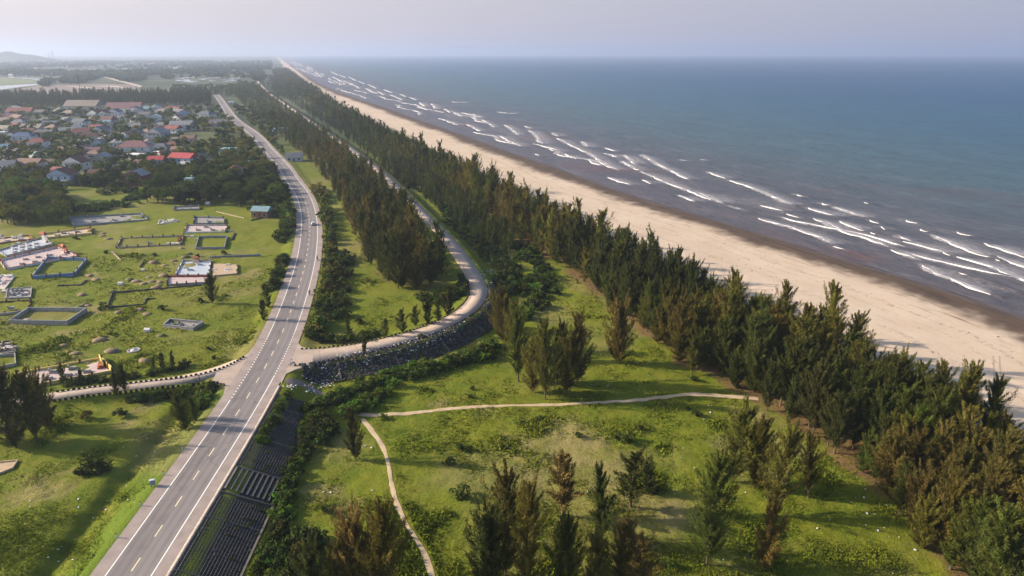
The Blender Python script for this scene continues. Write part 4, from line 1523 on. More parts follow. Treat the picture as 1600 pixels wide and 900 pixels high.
band([(515, 632), (560, 610), (620, 590), (680, 577), (740, 560), (775, 540)], 3.2, 190, .6, 1.35, ['green', 'bright', 'bright', 'green'], 1)
band([(540, 650), (600, 615)], 3.0, 40, .6, 1.2, ['bright', 'green'], 2)
band([(500, 625), (480, 680), (462, 740), (448, 790), (425, 850), (405, 900)], 1.6, 130, .5, 1.15, ['green', 'bright', 'dark'], 3)
band([(520, 665), (498, 690), (490, 640)], 2.4, 55, .7, 1.4, ['green', 'dark'], 4)
band([(470, 850), (450, 910), (440, 960)], 3.5, 60, .7, 1.5, ['dark', 'green'], 5)
band([(445, 615), (425, 650), (410, 690)], 1.6, 70, .4, .8, ['green', 'bright'], 44)
band([(500, 530), (545, 535), (590, 525)], 2.2, 60, .6, 1.3, ['dark', 'green'], 6)
band([(490, 530), (500, 490), (512, 450), (513, 410), (512, 370), (505, 330), (495, 295)], 3.2, 210, .8, 2.0, ['dark', 'green', 'green', 'olive'], 7)
band([(525, 500), (535, 440), (540, 400)], 3.0, 50, .8, 1.7, ['dark', 'green'], 8)
band([(800, 460), (790, 425), (770, 395), (735, 360), (700, 325), (650, 285)], 5.5, 260, .8, 1.9, ['green', 'blue', 'dark', 'green'], 9)
band([(825, 500), (845, 465), (850, 430), (810, 385)], 5.0, 120, .6, 1.6, ['green', 'bright', 'dark'], 10)
band([(760, 410), (740, 385), (700, 345)], 2.5, 70, .5, 1.2, ['green', 'dark'], 11)
band([(655, 465), (690, 472), (722, 455), (728, 430)], 2.2, 60, .7, 1.5, ['dark', 'green'], 12)
band([(425, 470), (436, 430), (446, 405)], 1.8, 55, .9, 1.8, ['dark', 'green'], 13)
band([(440, 380), (448, 350), (440, 325)], 2.5, 40, 1.2, 2.4, ['dark', 'green'], 14)
band([(100, 600), (160, 596), (250, 583), (290, 572)], 1.6, 50, .4, .9, ['dark', 'green'], 15)
band([(205, 625), (250, 622), (290, 615), (330, 612)], 2.0, 60, .4, 1.0, ['green', 'dark', 'bright'], 16)
band([(290, 655), (310, 640), (325, 620)], 1.6, 30, .6, 1.2, ['green', 'bright'], 17)
band([(150, 305), (190, 300), (225, 305), (130, 330), (215, 318)], 5, 90, .6, 1.4, ['green', 'bright', 'dark'], 19)
band([(410, 335), (440, 300), (380, 300)], 6, 60, .8, 1.6, ['green', 'bright', 'dark'], 20)
band([(470, 285), (455, 262), (432, 232), (412, 210)], 3.5, 120, .8, 1.7, ['green', 'bright', 'olive'], 21)
for _ in range(420):
    a_, b_ = rgt.integers(0, n_road - 1), rgt.uniform(.4, 9.2)
    if float(vnoise(a_, b_, 6, 4)) < .45:
        continue
    q = slope_pt(a_, b_)
    ug.append((q[0], q[1], q[2] + .12, rgt.uniform(.08, .26), 100, tint('green')[:3]))
stuff('undergrowth', forest_mesh('undergrowth', ug, [(330, S_Q), (1e9, S_FAR)], 6), 'tangled green bushes along the embankments and road verges', 'bushes')

# single shrubs one can point to
singles = [
    (718, 702, 1.1, 'green', 'low spreading shrub on the shadow of the lone casuarina'), (700, 725, .9, 'green', 'small shrub below the two long tree shadows in the meadow'),
    (717, 778, 1.35, 'green', 'rounded green shrub alone in the smooth meadow below the tree shadows'), (733, 706, .8, 'dark', 'dark shrub close to the low spreading one'),
    (905, 683, .8, 'dark', 'small dark bush on the bare patch of the meadow'), (975, 690, 1.4, 'green', 'low bushy mound in the middle of the meadow'), (965, 685, 1.0, 'dark', 'dark bush joined to the mound in the middle of the meadow'),
    (1085, 594, .8, 'dark', 'lone little bush between the path and the windbreak'), (1090, 650, .9, 'dark', 'dark bush just below the path end'), (1018, 768, 1.0, 'dark', 'bush under the low round dark casuarina'),
    (145, 738, 1.6, 'dark', 'dark hedge like bush in the grass left of the road'), (162, 735, 1.2, 'dark', 'smaller half of the dark bush in the grass left of the road'), (130, 741, 1.2, 'dark', 'end of the dark bush nearest the corner'),
    (255, 484, 1.1, 'dark', 'dark round bush among the graves near the rock filled tomb'), (160, 484, 1.3, 'dark', 'dark bush at the open end of the long low tomb wall'), (314, 472, 1.0, 'dark', 'dark bush at the foot of the lone conifer'),
    (166, 396, .9, 'dark', 'dark bush beside the short white wall'), (243, 400, .8, 'dark', 'small bush on a mound in the middle of the cemetery'), (309, 401, .9, 'dark', 'bush behind the blue floored tomb'), (350, 397, 1.0, 'green', 'bush between the grass tomb and the long grey wall'),
    (326, 546, .7, 'dark', 'small bush in the grass above the lane'), (335, 560, .6, 'dark', 'smallest bush close to the lane stones'), (120, 374, .9, 'dark', 'bush in front of the yellow walled tomb'),
    (190, 650, 1.2, 'dark', 'dark weed heap in the shade below the cemetery lane'), (135, 654, 1.2, 'brown', 'brown weed heap below the cemetery lane'), (738, 608, .55, 'dark', 'upper one of two little bushes in the sunny meadow'), (735, 621, .6, 'dark', 'lower one of two little bushes in the sunny meadow'),
    (600, 655, .8, 'bright', 'bright bush at the fork of the paths'), (515, 800, 1.0, 'dark', 'dark bush casting a shadow near the slope toe'), (1045, 885, 1.0, 'bright', 'bright bush in the shade between the foremost trees'),
    (680, 580, .7, 'bright', 'bright tuft on the edge of the bush band'), (563, 505, 1.0, 'dark', 'dark bush in the grass triangle between the roads'), (760, 520, .8, 'green', 'green bush on the rubble slope'), (660, 545, .7, 'green', 'weed clump on the rubble slope'),
    (1075, 640, .7, 'green', 'grassy clump just below the bright path end'), (350, 310, 1.8, 'dark', 'bush at the foot of the village trees'), (1000, 672, .8, 'green', 'green tuft in the middle of the meadow'), (845, 655, .6, 'green', 'green tuft below the meadow clump'),
]
for x, y, sc, col_, lab in singles:
    X, Y, z = P(x, y)
    shrub((X, Y, z - .1), sc * .8, tint(col_, rgt, .15), lab)
for x, y, hp, lab in ((603, 526, 26, 'small sapling nearest the junction on the inner verge of the side road'), (630, 519, 32, 'taller sapling on the inner verge of the side road'), (650, 509, 28, 'thin sapling between two bushier ones on the inner verge'),
                      (668, 506, 34, 'bushy sapling near the bend on the inner verge'), (700, 492, 40, 'tallest sapling inside the bend of the side road'), (545, 525, 24, 'dark sapling at the end of the verge thicket'), (570, 545, 22, 'small sapling standing beside the junction concrete'),
                      (685, 500, 26, 'small sapling inside the bend of the side road'), (570, 553, 14, 'seedling on the edge of the rubble slope'), (100, 598, 26, 'dark sapling beside the yellow grave'), (128, 600, 22, 'small sapling in front of the yellow grave'),
                      (255, 578, 26, 'dark sapling on the lane verge'), (240, 580, 20, 'leaf sapling next to the dark one on the lane verge'), (270, 574, 22, 'thin sapling nearest the junction on the lane verge'),
                      (412, 500, 30, 'sapling on the verge of the main road'), (420, 480, 34, 'taller sapling on the verge of the main road')):
    X, Y, z = P(x, y)
    k = rgt.integers(0, 3)
    plant('sapling', lab, 'sapling', SAPL[k], (X, Y, z), hp * scale_at(x, y) * 1.1 / 4.0, rgt.random() * 6, tint('dark' if rgt.random() < .4 else 'green'))
# ------------------------------------------------------------------ cemetery
PLOT_POLYS = []
CONC = {
    'grey': plain('grave_grey', (0.31, 0.295, 0.285), 0.2, 0.7, stain=(0.16, 0.16, 0.165)), 'blue': plain('grave_blue', (0.13, 0.25, 0.45), 0.2, 0.7, stain=(0.10, 0.15, 0.22)),
    'bluegrey': plain('grave_bluegrey', (0.245, 0.255, 0.275), 0.2, 0.7, stain=(0.12, 0.14, 0.17)), 'yellow': plain('grave_yellow', (0.66, 0.50, 0.17), 0.15, 0.7, stain=(0.4, 0.28, 0.12)),
    'red': plain('grave_red', (0.30, 0.075, 0.05), 0.2, 0.7, stain=(0.17, 0.05, 0.04)), 'pink': plain('grave_pink_tile', (0.47, 0.37, 0.35), 0.12, 1.0, 0.5, stain=(0.33, 0.25, 0.23)),
    'white': plain('grave_white', (0.62, 0.60, 0.58), 0.12, 0.7, stain=(0.38, 0.36, 0.34)), 'brown': plain('grave_brown', (0.12, 0.06, 0.04), 0.2, 0.7), 'dark': plain('grave_dark_stone', (0.075, 0.07, 0.07), 0.3, 0.7),
    'beige': plain('grave_beige', (0.42, 0.34, 0.25), 0.15, 0.7, stain=(0.26, 0.2, 0.14)), 'paleblue': plain('grave_tile_blue', (0.40, 0.43, 0.48), 0.1, 1.0, 0.5, stain=(0.3, 0.33, 0.38)),
    'sand': plain('grave_sand', (0.40, 0.30, 0.20), 0.2, 0.8, stain=(0.28, 0.2, 0.13)), 'gravel': plain('grave_floor_grey', (0.24, 0.23, 0.22), 0.2, 1.0, stain=(0.15, 0.15, 0.14)),
}


def altar(kind, parent, base, yaw, mat, trim, w=3.0, h=2.2):
    """stepped family altar with a screen wall, two pillars and a roofed tablet"""
    M = Matrix.Translation(base) @ Matrix.Rotation(yaw, 4, 'Z')

    def put(mb, name, m, par):
        mb.v = [tuple(M @ Vector(p)) for p in mb.v]
        return mb.build(name, m, par)
    a = put(MB().box(-w / 2, w / 2, -.8, .8, 0, .4).box(-w / 2 + .3, w / 2 - .3, -.5, .8, .4, .75), 'altar_base', mat, parent)
    prof = [(-w / 2, .75), (-w / 2, h * .62), (-w * .28, h * .66), (-w * .2, h * .9), (0, h), (w * .2, h * .9), (w * .28, h * .66), (w / 2, h * .62), (w / 2, .75)]
    n = len(prof)
    mb = MB().add([(x, .45, z) for x, z in prof] + [(x, .7, z) for x, z in prof], [tuple(range(n)), tuple(range(2 * n - 1, n - 1, -1))] + [(i, i + n, (i + 1) % n + n, (i + 1) % n) for i in range(n)])
    put(mb, 'screen_wall', trim, parent)
    for s in (-1, 1):
        put(MB().lathe([(.16, .7), (.13, .8), (.12, h * .75), (.18, h * .8), (.06, h * .95), (.02, h * 1.02)], 7, (s * w * .36, -.2, 0)), 'pillar', trim, parent)
    if kind == 'roof':
        put(MB().box(-w * .45, w * .45, -.6, .9, h * .8, h * .86).add([(-w * .5, -.75, h * .86), (w * .5, -.75, h * .86), (w * .5, .95, h * .86), (-w * .5, .95, h * .86), (-w * .3, .1, h * 1.12), (w * .3, .1, h * 1.12)],
            [(0, 1, 5, 4), (1, 2, 5), (2, 3, 4, 5), (3, 0, 4), (3, 2, 1, 0)]), 'altar_roof', CONC['red'], parent)


def plot(label, corners, wall_h, wall, floor=None, posts=None, npost=(0, 0), altar_=None, tombs=0, sides=(1, 1, 1, 1), wt=.22, back=None, tombcol='grey', name='grave_enclosure', cap=None, rocks=0):
    """walled family plot; corners: front-left, front-right, back-right, back-left in photo positions"""
    g = [P(x, y) for x, y in corners]
    cx_, cy_ = sum(p[0] for p in g) / 4, sum(p[1] for p in g) / 4
    z0 = min(float(terrain(p[0], p[1], False)[0]) for p in g) + .02
    e = empty(name, label, 'grave', (cx_, cy_, z0))
    L_ = [Vector((p[0] - cx_, p[1] - cy_, 0)) for p in g]
    PLOT_POLYS.append([(p[0], p[1]) for p in g])
    for i in range(4):
        if not sides[i]:
            continue
        a, b = L_[i], L_[(i + 1) % 4]
        d_ = (b - a).normalized() * wt / 2
        h_ = back if back and i == 1 else wall_h
        m = CONC[wall] if not isinstance(wall, (tuple, list)) else CONC[wall[i]]
        mb = MB()
        # front (0) and back (2) walls run past the corners, the others butt against them
        aa, bb = (a - d_, b + d_) if i in (0, 2) else (a + d_ * 1.02, b - d_ * 1.02)
        mb.bar(aa - Vector((0, 0, .4)), bb - Vector((0, 0, .4)), wt, h_ + .4)
        wl = mb.build('wall', m, e)
        if cap:
            up = Vector((0, 0, h_ + .003))
            MB().bar(aa + up, bb + up, wt + .12, .08).build('coping', CONC[cap], wl)
        k = npost[i % 2]
        if posts and k:
            for j in range(k):
                q = a.lerp(b, (j + .5) / k) if i % 2 else a.lerp(b, j / max(1, k - 1))
                MB().box(q.x - .18, q.x + .18, q.y - .18, q.y + .18, -.3, h_ + .55).box(q.x - .24, q.x + .24, q.y - .24, q.y + .24, h_ + .553, h_ + .68, .08).build('post', CONC[posts], e)
    if floor:
        c = sum(L_, Vector()) / 4
        v = [p.lerp(c, .03) for p in L_]
        MB().add([(p.x, p.y, -.3) for p in v] + [(p.x, p.y, .16) for p in v], [(0, 1, 2, 3), (7, 6, 5, 4), (0, 4, 5, 1), (1, 5, 6, 2), (2, 6, 7, 3), (3, 7, 4, 0)][::1]).build('floor', CONC[floor], e)
    u = (L_[1] - L_[0]).normalized()
    yaw = math.atan2(u.y, u.x)
    if altar_:
        end, kind, m1, m2, w_, h_ = altar_
        q = (L_[1] + L_[2]) / 2 - u * 1.1 if end == 'right' else (L_[2] + L_[3]) / 2 + (L_[0] - L_[3]).normalized() * 1.1
        altar(kind, e, (q.x, q.y, .16 if floor else 0), yaw - math.pi / 2 if end == 'right' else yaw, CONC[m1], CONC[m2], w_, h_)
    r_ = random.Random(label)
    vdir = L_[3] - L_[0]
    for j in range(tombs):
        f = (j + 1) / (tombs + 1)
        q = L_[0].lerp(L_[1], .15 + .7 * f) + vdir * (.3 + .4 * (j % 2))
        t = MB().box(-.95, .95, -.5, .5, 0, .35).box(-.8, .8, -.38, .38, .353, .6).box(-.95, -.75, -.45, .45, .61, 1.3)
        M = Matrix.Translation((q.x, q.y, .16)) @ Matrix.Rotation(yaw, 4, 'Z')
        t.v = [tuple(M @ Vector(p)) for p in t.v]
        t.build('tomb', CONC[tombcol], e)
    for j in range(rocks):
        q = L_[0].lerp(L_[1], r_.uniform(.1, .9)) + vdir * r_.uniform(.15, .85)
        s_ = r_.uniform(.25, .5)
        MB().lathe([(s_ * .9, -.2), (s_, s_ * .4), (s_ * .7, s_ * .9), (s_ * .2, s_ * 1.1)], 6, (q.x, q.y, .1)).build('stone', CONC[r_.choice(['dark', 'grey', 'dark'])], e)
    return e


plot('long blue grey walled tomb just below the village hedge', [(115, 354), (231, 344), (221, 335), (109, 342)], .9, 'bluegrey', 'gravel', 'grey', (5, 2), ('right', 'plain', 'grey', 'grey', 2.2, 1.9), 4)
plot('long yellow walled tomb with a dark red screen at its end', [(68, 374), (145, 366), (142, 357), (66, 366)], .9, 'yellow', 'beige', 'brown', (4, 2), ('right', 'plain', 'yellow', 'red', 2.6, 2.4), 4)
plot('pale grey family tomb with tall ornate altar and spires', [(10, 402), (82, 384), (66, 372), (-4, 393)], .8, 'grey', 'paleblue', 'white', (4, 2), ('right', 'roof', 'white', 'white', 3.4, 4.2), 8, tombcol='white')
plot('largest white and pink tiled tomb with red pillared altar', [(10, 422), (122, 402), (90, 388), (0, 409)], .9, ('white', 'pink', 'white', 'white'), 'pink', 'red', (5, 3), ('right', 'roof', 'pink', 'red', 4.0, 3.4), 7, cap='red', tombcol='pink')
plot('blue painted wall round a grass plot with a brown gate', [(51, 436), (117, 432), (136, 408), (75, 405)], 1.25, 'blue', None, 'brown', (4, 2), None, 0, cap='grey')
plot('cluster of grey tombs inside a dark posted fence', [(10, 467), (48, 466), (50, 451), (12, 453)], .5, 'grey', 'gravel', None, (0, 0), None, 6, tombcol='grey')
plot('open brown fence of posts round the grass below the grey tombs', [(-10, 493), (45, 486), (48, 470), (-8, 473)], .35, 'brown', None, 'brown', (4, 2), None, 1)
plot('beige tomb enclosure with a row of dark brown pillars', [(182, 388), (283, 383), (287, 369), (190, 373)], .7, 'beige', None, 'brown', (7, 2), ('right', 'plain', 'red', 'red', 2.4, 1.8), 1, tombcol='grey')
plot('pink floored tomb with pale wall and yellow corner', [(288, 365), (353, 363), (355, 353), (292, 353)], .8, ('white', 'white', 'grey', 'yellow'), 'pink', 'brown', (2, 2), None, 3)
plot('blue fronted grey tomb behind the pink floored one', [(303, 351), (352, 350), (349, 342), (304, 341)], .9, ('bluegrey', 'grey', 'grey', 'grey'), 'gravel', 'dark', (3, 2), None, 1)
plot('plain grey walled tomb full of grass near the road trees', [(306, 390), (351, 389), (355, 371), (311, 372)], .95, 'bluegrey', None, None, (0, 0), None, 0)
plot('blue floored tomb court with a small pavilion altar', [(275, 431), (326, 430), (330, 409), (286, 409)], .7, ('grey', 'white', 'grey', 'white'), 'paleblue', 'grey', (2, 3), ('back', 'roof', 'beige', 'beige', 2.4, 2.2), 2, tombcol='paleblue', sides=(0, 1, 1, 1))
plot('red walled forecourt with pink tiles below the blue floored tomb', [(262, 447), (322, 444), (327, 433), (262, 435)], .8, ('grey', 'red', 'red', 'red'), 'pink', 'brown', (5, 2), None, 0)
plot('sand filled court beside the blue floored tomb', [(331, 432), (370, 429), (371, 414), (333, 412)], .4, 'sand', 'sand', 'grey', (0, 2), None, 0, sides=(1, 1, 0, 0))
plot('grey concrete wall round a grass rectangle at the lower cemetery', [(15, 505), (106, 508), (136, 487), (46, 486)], 1.15, 'grey', None, None, (0, 0), None, 0, cap='bluegrey')
plot('small pale grey tomb filled with dark rocks alone in the grass', [(256, 511), (302, 517), (318, 507), (266, 501)], .85, 'grey', 'gravel', None, (0, 0), None, 0, rocks=26, cap='bluegrey')
plot('yellow walled tomb with pink floor and gold screen above the lane', [(46, 607), (176, 582), (156, 562), (29, 586)], .75, ('yellow', 'yellow', 'yellow', 'beige'), 'pink', 'brown', (5, 2), ('right', 'plain', 'red', 'yellow', 3.2, 2.2), 5, back=1.7, tombcol='grey')
plot('green turfed tomb block at the left border above the lane', [(-12, 578), (25, 571), (24, 556), (-10, 558)], .7, 'grey', None, None, (0, 0), None, 0)
plot('stepped brown tomb rows at the left border', [(-8, 557), (26, 553), (16, 536), (-10, 538)], .6, 'dark', 'beige', None, (0, 0), None, 5, tombcol='beige')
plot('brown earthen court cut by the lower left border', [(-30, 752), (20, 733), (28, 721), (-20, 726)], .4, 'sand', 'sand', None, (0, 0), None, 0)
plot('pale pair of graves close to the village trees', [(247, 351), (276, 347), (272, 344), (249, 346)], .5, 'white', 'gravel', None, (0, 0), ('right', 'plain', 'white', 'white', 1.6, 1.6), 2, tombcol='white')
plot('low blue wall tomb in the shade of the village trees', [(272, 329), (312, 328), (311, 324), (273, 325)], .8, 'bluegrey', 'gravel', 'grey', (4, 2), None, 0)
plot('narrow white tomb by the left border next to the pink tiled one', [(-12, 447), (8, 452), (22, 434), (4, 430)], .5, 'white', 'pink', None, (0, 0), None, 1, tombcol='white')
plot('reddish low graves by the left border above the pale grey tomb', [(-10, 382), (52, 374), (46, 368), (-8, 374)], .6, 'red', 'beige', None, (0, 0), None, 3, tombcol='white')


def wallrun(label, pts, h, mat, wt=.25, name='boundary_wall'):
    g = [P(x, y) for x, y in pts]
    cx_, cy_ = g[0][:2]
    z0 = min(p[2] for p in g)
    e = empty(name, label, 'wall', (cx_, cy_, z0))
    for a, b in zip(g[:-1], g[1:]):
        A, B = Vector((a[0] - cx_, a[1] - cy_, -.3)), Vector((b[0] - cx_, b[1] - cy_, -.3))
        B = B - (B - A).normalized() * .14
        n = max(2, int((B - A).length / 3))
        MB().bar(A, B, wt, h + .3).build('wall', CONC[mat], e)
        for j in range(n):
            q = A.lerp(B, (j + .5) / n)
            MB().box(q.x - .2, q.x + .2, q.y - .2, q.y + .2, -.3, h + .12).build('pier', CONC[mat], e)
    return e


wallrun('long straight grey wall from the blue floored tomb to the road bushes', [(328, 403), (408, 400)], .9, 'bluegrey')
wallrun('dark low wall with a corner enclosing the middle grass', [(168, 481), (176, 458), (316, 446)], .7, 'dark')
wallrun('stepped dark wall fragment in front of the dark corner wall', [(169, 482), (225, 476), (229, 468), (244, 467)], .7, 'dark')
wallrun('short white wall angled in the upper cemetery grass', [(175, 394), (189, 407)], .5, 'beige')
wallrun('thin dark kerb wall running on from the short white wall', [(190, 408), (222, 404)], .35, 'dark')
wallrun('tiny dark wall stub in the middle of the graves', [(219, 418), (225, 409)], .6, 'dark')
wallrun('dark wall stub beside the blue painted grass plot', [(90, 447), (126, 446), (136, 438)], .5, 'dark')
wallrun('grey wall from the left border to the lower grass rectangle', [(-10, 495), (44, 487)], .8, 'grey')
wallrun('sunlit low wall below the village shed', [(338, 331), (382, 342)], .6, 'sand')
wallrun('dark low wall in front of the village shed', [(392, 345), (425, 338)], .8, 'dark')
wallrun('short wall piece behind the plain grass tomb', [(362, 376), (367, 364)], .6, 'dark')
wallrun('wall stub on the verge beside the pink floored tomb', [(352, 361), (366, 362)], .6, 'bluegrey')

mg = plain('grave_earth', (0.22, 0.155, 0.095), 0.25, 1.0, stain=(0.10, 0.085, 0.04))
mgs = plain('grave_turf', (0.085, 0.095, 0.028), 0.3, 1.2, stain=(0.16, 0.12, 0.06))
mounds = [(147, 416), (140, 431), (150, 437), (233, 433), (213, 440), (203, 438), (225, 444), (255, 431), (250, 441), (238, 440), (295, 397), (283, 388), (258, 415), (160, 369), (170, 374), (125, 480), (186, 489),
          (219, 485), (229, 491), (244, 450), (133, 477), (118, 553), (156, 532), (99, 541), (175, 549), (252, 525), (225, 564), (8, 582), (137, 478), (162, 365), (290, 402), (272, 408), (240, 411), (248, 446), (128, 461), (176, 455)]
MM = []
for k in range(3):
    mb = MB()
    rr_ = random.Random(k)
    n = 14
    prof = [(1.25, -.15), (1.2, .12), (.95, .42), (.55, .62), (.12, .68)]
    mb.lathe([(a * (1 + .04 * k), b * (1 + .15 * k)) for a, b in prof], n)
    mb.v = [(x * (1.25 + rr_.uniform(-.08, .08)), y * (.85 + rr_.uniform(-.08, .08)), z) for x, y, z in mb.v]
    MM.append((mb.mesh('grave_mound', mg, True), mb.mesh('grave_mound', mgs, True)))
for i, (x, y) in enumerate(mounds):
    X, Y, z = P(x, y)
    o = link(bpy.data.objects.new('grave_mound', MM[i % 3][0 if i % 5 else 1]))
    o.location = (X, Y, z - .05)
    o.rotation_euler = (0, 0, random.uniform(-.5, .5))
    s_ = random.uniform(.8, 1.35)
    o.scale = (s_, s_, s_ * random.uniform(.7, 1.1))
    props(o, 'low oval earth grave mound in the cemetery grass', 'grave', 'earth grave mounds in the cemetery')
for x, y, sc, lab in ((231, 518, .85, 'small white tomb house alone beside the rock filled tomb'), (189, 445, .85, 'white sarcophagus lying alone in the middle of the cemetery'), (209, 548, 1.0, 'pale round concrete grave ring in the lower cemetery grass'),
                      (17, 434, 1.0, 'white slab grave below the pink tiled tomb'), (325, 320, 1.2, 'white tomb roof in the shade at the village edge'), (224, 423, .6, 'tiny white altar stone among the mounds')):
    X, Y, z = P(x, y)
    e = empty('tomb', lab, 'grave', (X, Y, z), random.uniform(-.3, .3), None, sc)
    if 'ring' in lab:
        MB().lathe([(1.7, -.2), (1.7, .3), (1.35, .32), (1.3, .12), (.1, .16)], 16).build('ring', CONC['grey'], e)
        MB().lathe([(.9, .1), (.8, .3), (.3, .55), (.02, .6)], 10).build('mound', CONC['white'], e)
    else:
        MB().box(-1.2, 1.2, -.8, .8, -.2, .3).build('plinth', CONC['grey'], e)
        MB().box(-.9, .9, -.5, .5, .303, .9).build('chest', CONC['white'], e)
        MB().add([(-1.05, -.65, .9), (1.05, -.65, .9), (1.05, .65, .9), (-1.05, .65, .9), (-1.05, 0, 1.4), (1.05, 0, 1.4)], [(0, 1, 5, 4), (2, 3, 4, 5), (1, 2, 5), (3, 0, 4), (3, 2, 1, 0)]).build('lid', CONC['white'], e)

SL = MB().box(-.95, .95, -.5, .5, -.2, .28, .05).box(-.75, .75, -.36, .36, .283, .5, .05).mesh('gravestone', CONC['white'])
SL2 = MB().box(-.95, .95, -.5, .5, -.2, .28, .05).box(-.75, .75, -.36, .36, .283, .5, .05).mesh('gravestone', CONC['pink'])
rs_ = np.random.default_rng(8)
ns_ = 0
for cx_, cy_, rx, ry, n in ((15, 372, 22, 6, 9), (40, 384, 22, 4, 8), (105, 396, 10, 4, 5), (5, 440, 12, 8, 7), (28, 460, 22, 5, 8), (262, 347, 14, 3, 6), (300, 372, 10, 4, 3), (345, 420, 14, 6, 6), (268, 380, 10, 3, 3), (12, 545, 14, 6, 7), (30, 500, 16, 4, 3)):
    for _ in range(n):
        X, Y, z = P(cx_ + rs_.uniform(-rx, rx), cy_ + rs_.uniform(-ry, ry))
        o = link(bpy.data.objects.new('gravestone', SL if rs_.random() < .6 else SL2))
        o.location = (X, Y, z + .12)
        o.rotation_euler = (0, 0, rs_.normal(.1, .2))
        props(o, 'small pale stepped grave slab among the walled tombs', 'grave', 'small pale grave slabs among the walled tombs')

# ------------------------------------------------------------------ guard stones along the side road and the lane
stm = plain('guard_stone_dark', (0.030, 0.024, 0.023), 0.3, 3.0, stain=(0.12, 0.09, 0.08))
sb = MB().box(-.34, .34, -.17, .17, -.3, .52, .07)
STONE = sb.mesh('guard_stone', stm)


def stones(line, off, step, group, label, i0=0, i1=None, zoff=-.05):
    q = resample(line[i0:i1], step)
    nrm = normals(q)
    for (x, y), n in zip(q + nrm * off, nrm):
        if dist_poly([x], [y], MAIN, 12)[0] < 6.9:
            continue
        o = link(bpy.data.objects.new('guard_stone', STONE))
        o.location = (x, y, zoff)
        o.rotation_euler = (0, 0, math.atan2(n[1], n[0]) + math.pi / 2 + random.uniform(-.08, .08))
        s_ = random.uniform(.9, 1.12)
        o.scale = (s_, s_, s_ * random.uniform(.85, 1.1))
        props(o, label, 'guard stone', group)


def along_offset(line, off):
    return line + normals(line) * off[:, None]


outer = along_offset(SIDE, 2.95 + flare + .2)
inner = along_offset(SIDE, -(2.95 + flare * 1.2) - .2)
jo, ji = idx_at(SIDE, 748, 455), idx_at(SIDE, 500, 556)
stones(outer, 0, 1.18, 'guard stones on the outer edge of the side road', 'dark guard stone on the rubble slope edge of the side road', idx_at(SIDE, 455, 561), jo)
stones(inner, 0, 1.18, 'guard stones on the inner edge of the side road', 'dark guard stone on the grassy inner edge of the side road', ji - 3, idx_at(SIDE, 741, 432))
lup = resample(catmull([G(x, y, -.1) for x, y in [(405, 533), (392, 550), (376, 562), (350, 575), (325, 583), (300, 588), (270, 592.5), (235, 596), (200, 600), (150, 605), (90, 613)]], 1), 1.0)
llo = resample(catmull([G(x, y, -.1) for x, y in [(354, 605), (346, 601), (336, 599), (320, 599.5), (300, 601.5), (270, 605), (235, 608), (200, 613), (150, 618), (85, 627)]], 1), 1.0)
stones(lup, 0, 1.12, 'guard stones on the cemetery side of the lane', 'dark guard stone between the cemetery grass and the lane')
stones(llo, 0, 1.12, 'guard stones on the lower edge of the lane', 'dark guard stone on the lower edge of the cemetery lane')

# ------------------------------------------------------------------ marker posts, boxes, masts
pwm = plain('post_white', (0.66, 0.64, 0.6), .1, 2)
prd = plain('post_red', (0.45, 0.06, 0.04), .1, 2)
for i, (x, y, lab) in enumerate([(186, 841, 'white marker post on the grassy road edge nearest the camera'), (225, 791, 'white marker post on the road edge below the blue grey box'), (260, 743, 'white marker post with dark red band just above the blue grey box'),
                                 (289, 703, 'white marker post on the road edge where the hedge shadow begins'), (401, 530, 'white marker post close to the lane mouth')]):
    X, Y, z = P(x, y)
    X = xmain(Y) - 6.25
    e = empty('marker_post', lab, 'post', (X, Y, -.1))
    MB().box(-.09, .09, -.09, .09, -.5, .85, .01).build('shaft', pwm, e)
    MB().box(-.10, .10, -.10, .10, .853, 1.05, .03).build('top', prd, e)
X, Y, z = P(247, 760)
X = xmain(Y) - 6.7
e = empty('road_box', 'blue grey roadside box on a short leg at the road edge', 'box', (X, Y, -.1), .4)
MB().box(-.45, .45, -.28, .28, .45, 1.35, .04).build('body', plain('box_bluegrey', (0.23, 0.28, 0.36), .15, 2, .5), e)
MB().box(-.5, .5, -.33, .33, 1.353, 1.42, .05).build('lid', plain('box_lid', (0.45, 0.48, 0.52), .1, 2, .5), e)
for s in (-.3, .3):
    MB().tube([(s, 0, -.6), (s, 0, .45)], .06, 6).build('leg', CONC['dark'], e)
# telecom mast in the village
stl = plain('mast_steel', (0.12, 0.12, 0.13), .2, 1, .5)
X, Y, z = P(132, 172)
e = empty('radio_mast', 'thin dark radio mast rising above the village', 'mast', (X, Y, z))
hm_ = 52 * scale_at(132, 172) * 1.03
mb = MB()
for a in range(3):
    t = a * 2.094
    mb.tube([(.55 * math.cos(t), .55 * math.sin(t), 0), (.35 * math.cos(t), .35 * math.sin(t), hm_)], [.12, .08], 5)
for k in range(40):
    zz = hm_ * k / 40
    for a in range(3):
        t, t2 = a * 2.094, (a + 1) * 2.094
        r_ = .55 - .2 * k / 40
        mb.tube([(r_ * math.cos(t), r_ * math.sin(t), zz), (r_ * math.cos(t2), r_ * math.sin(t2), zz + hm_ / 40)], .045, 4)
mb.build('lattice', stl, e)
for k in range(3):
    t = k * 2.094
    MB().box(.7 * math.cos(t) - .3, .7 * math.cos(t) + .3, .7 * math.sin(t) - .2, .7 * math.sin(t) + .2, hm_ - 4.5, hm_ - .5, .05).build('antenna', stl, e)
MB().tube([(0, 0, hm_), (0, 0, hm_ + 3)], .05, 5).build('lightning_rod', stl, e)
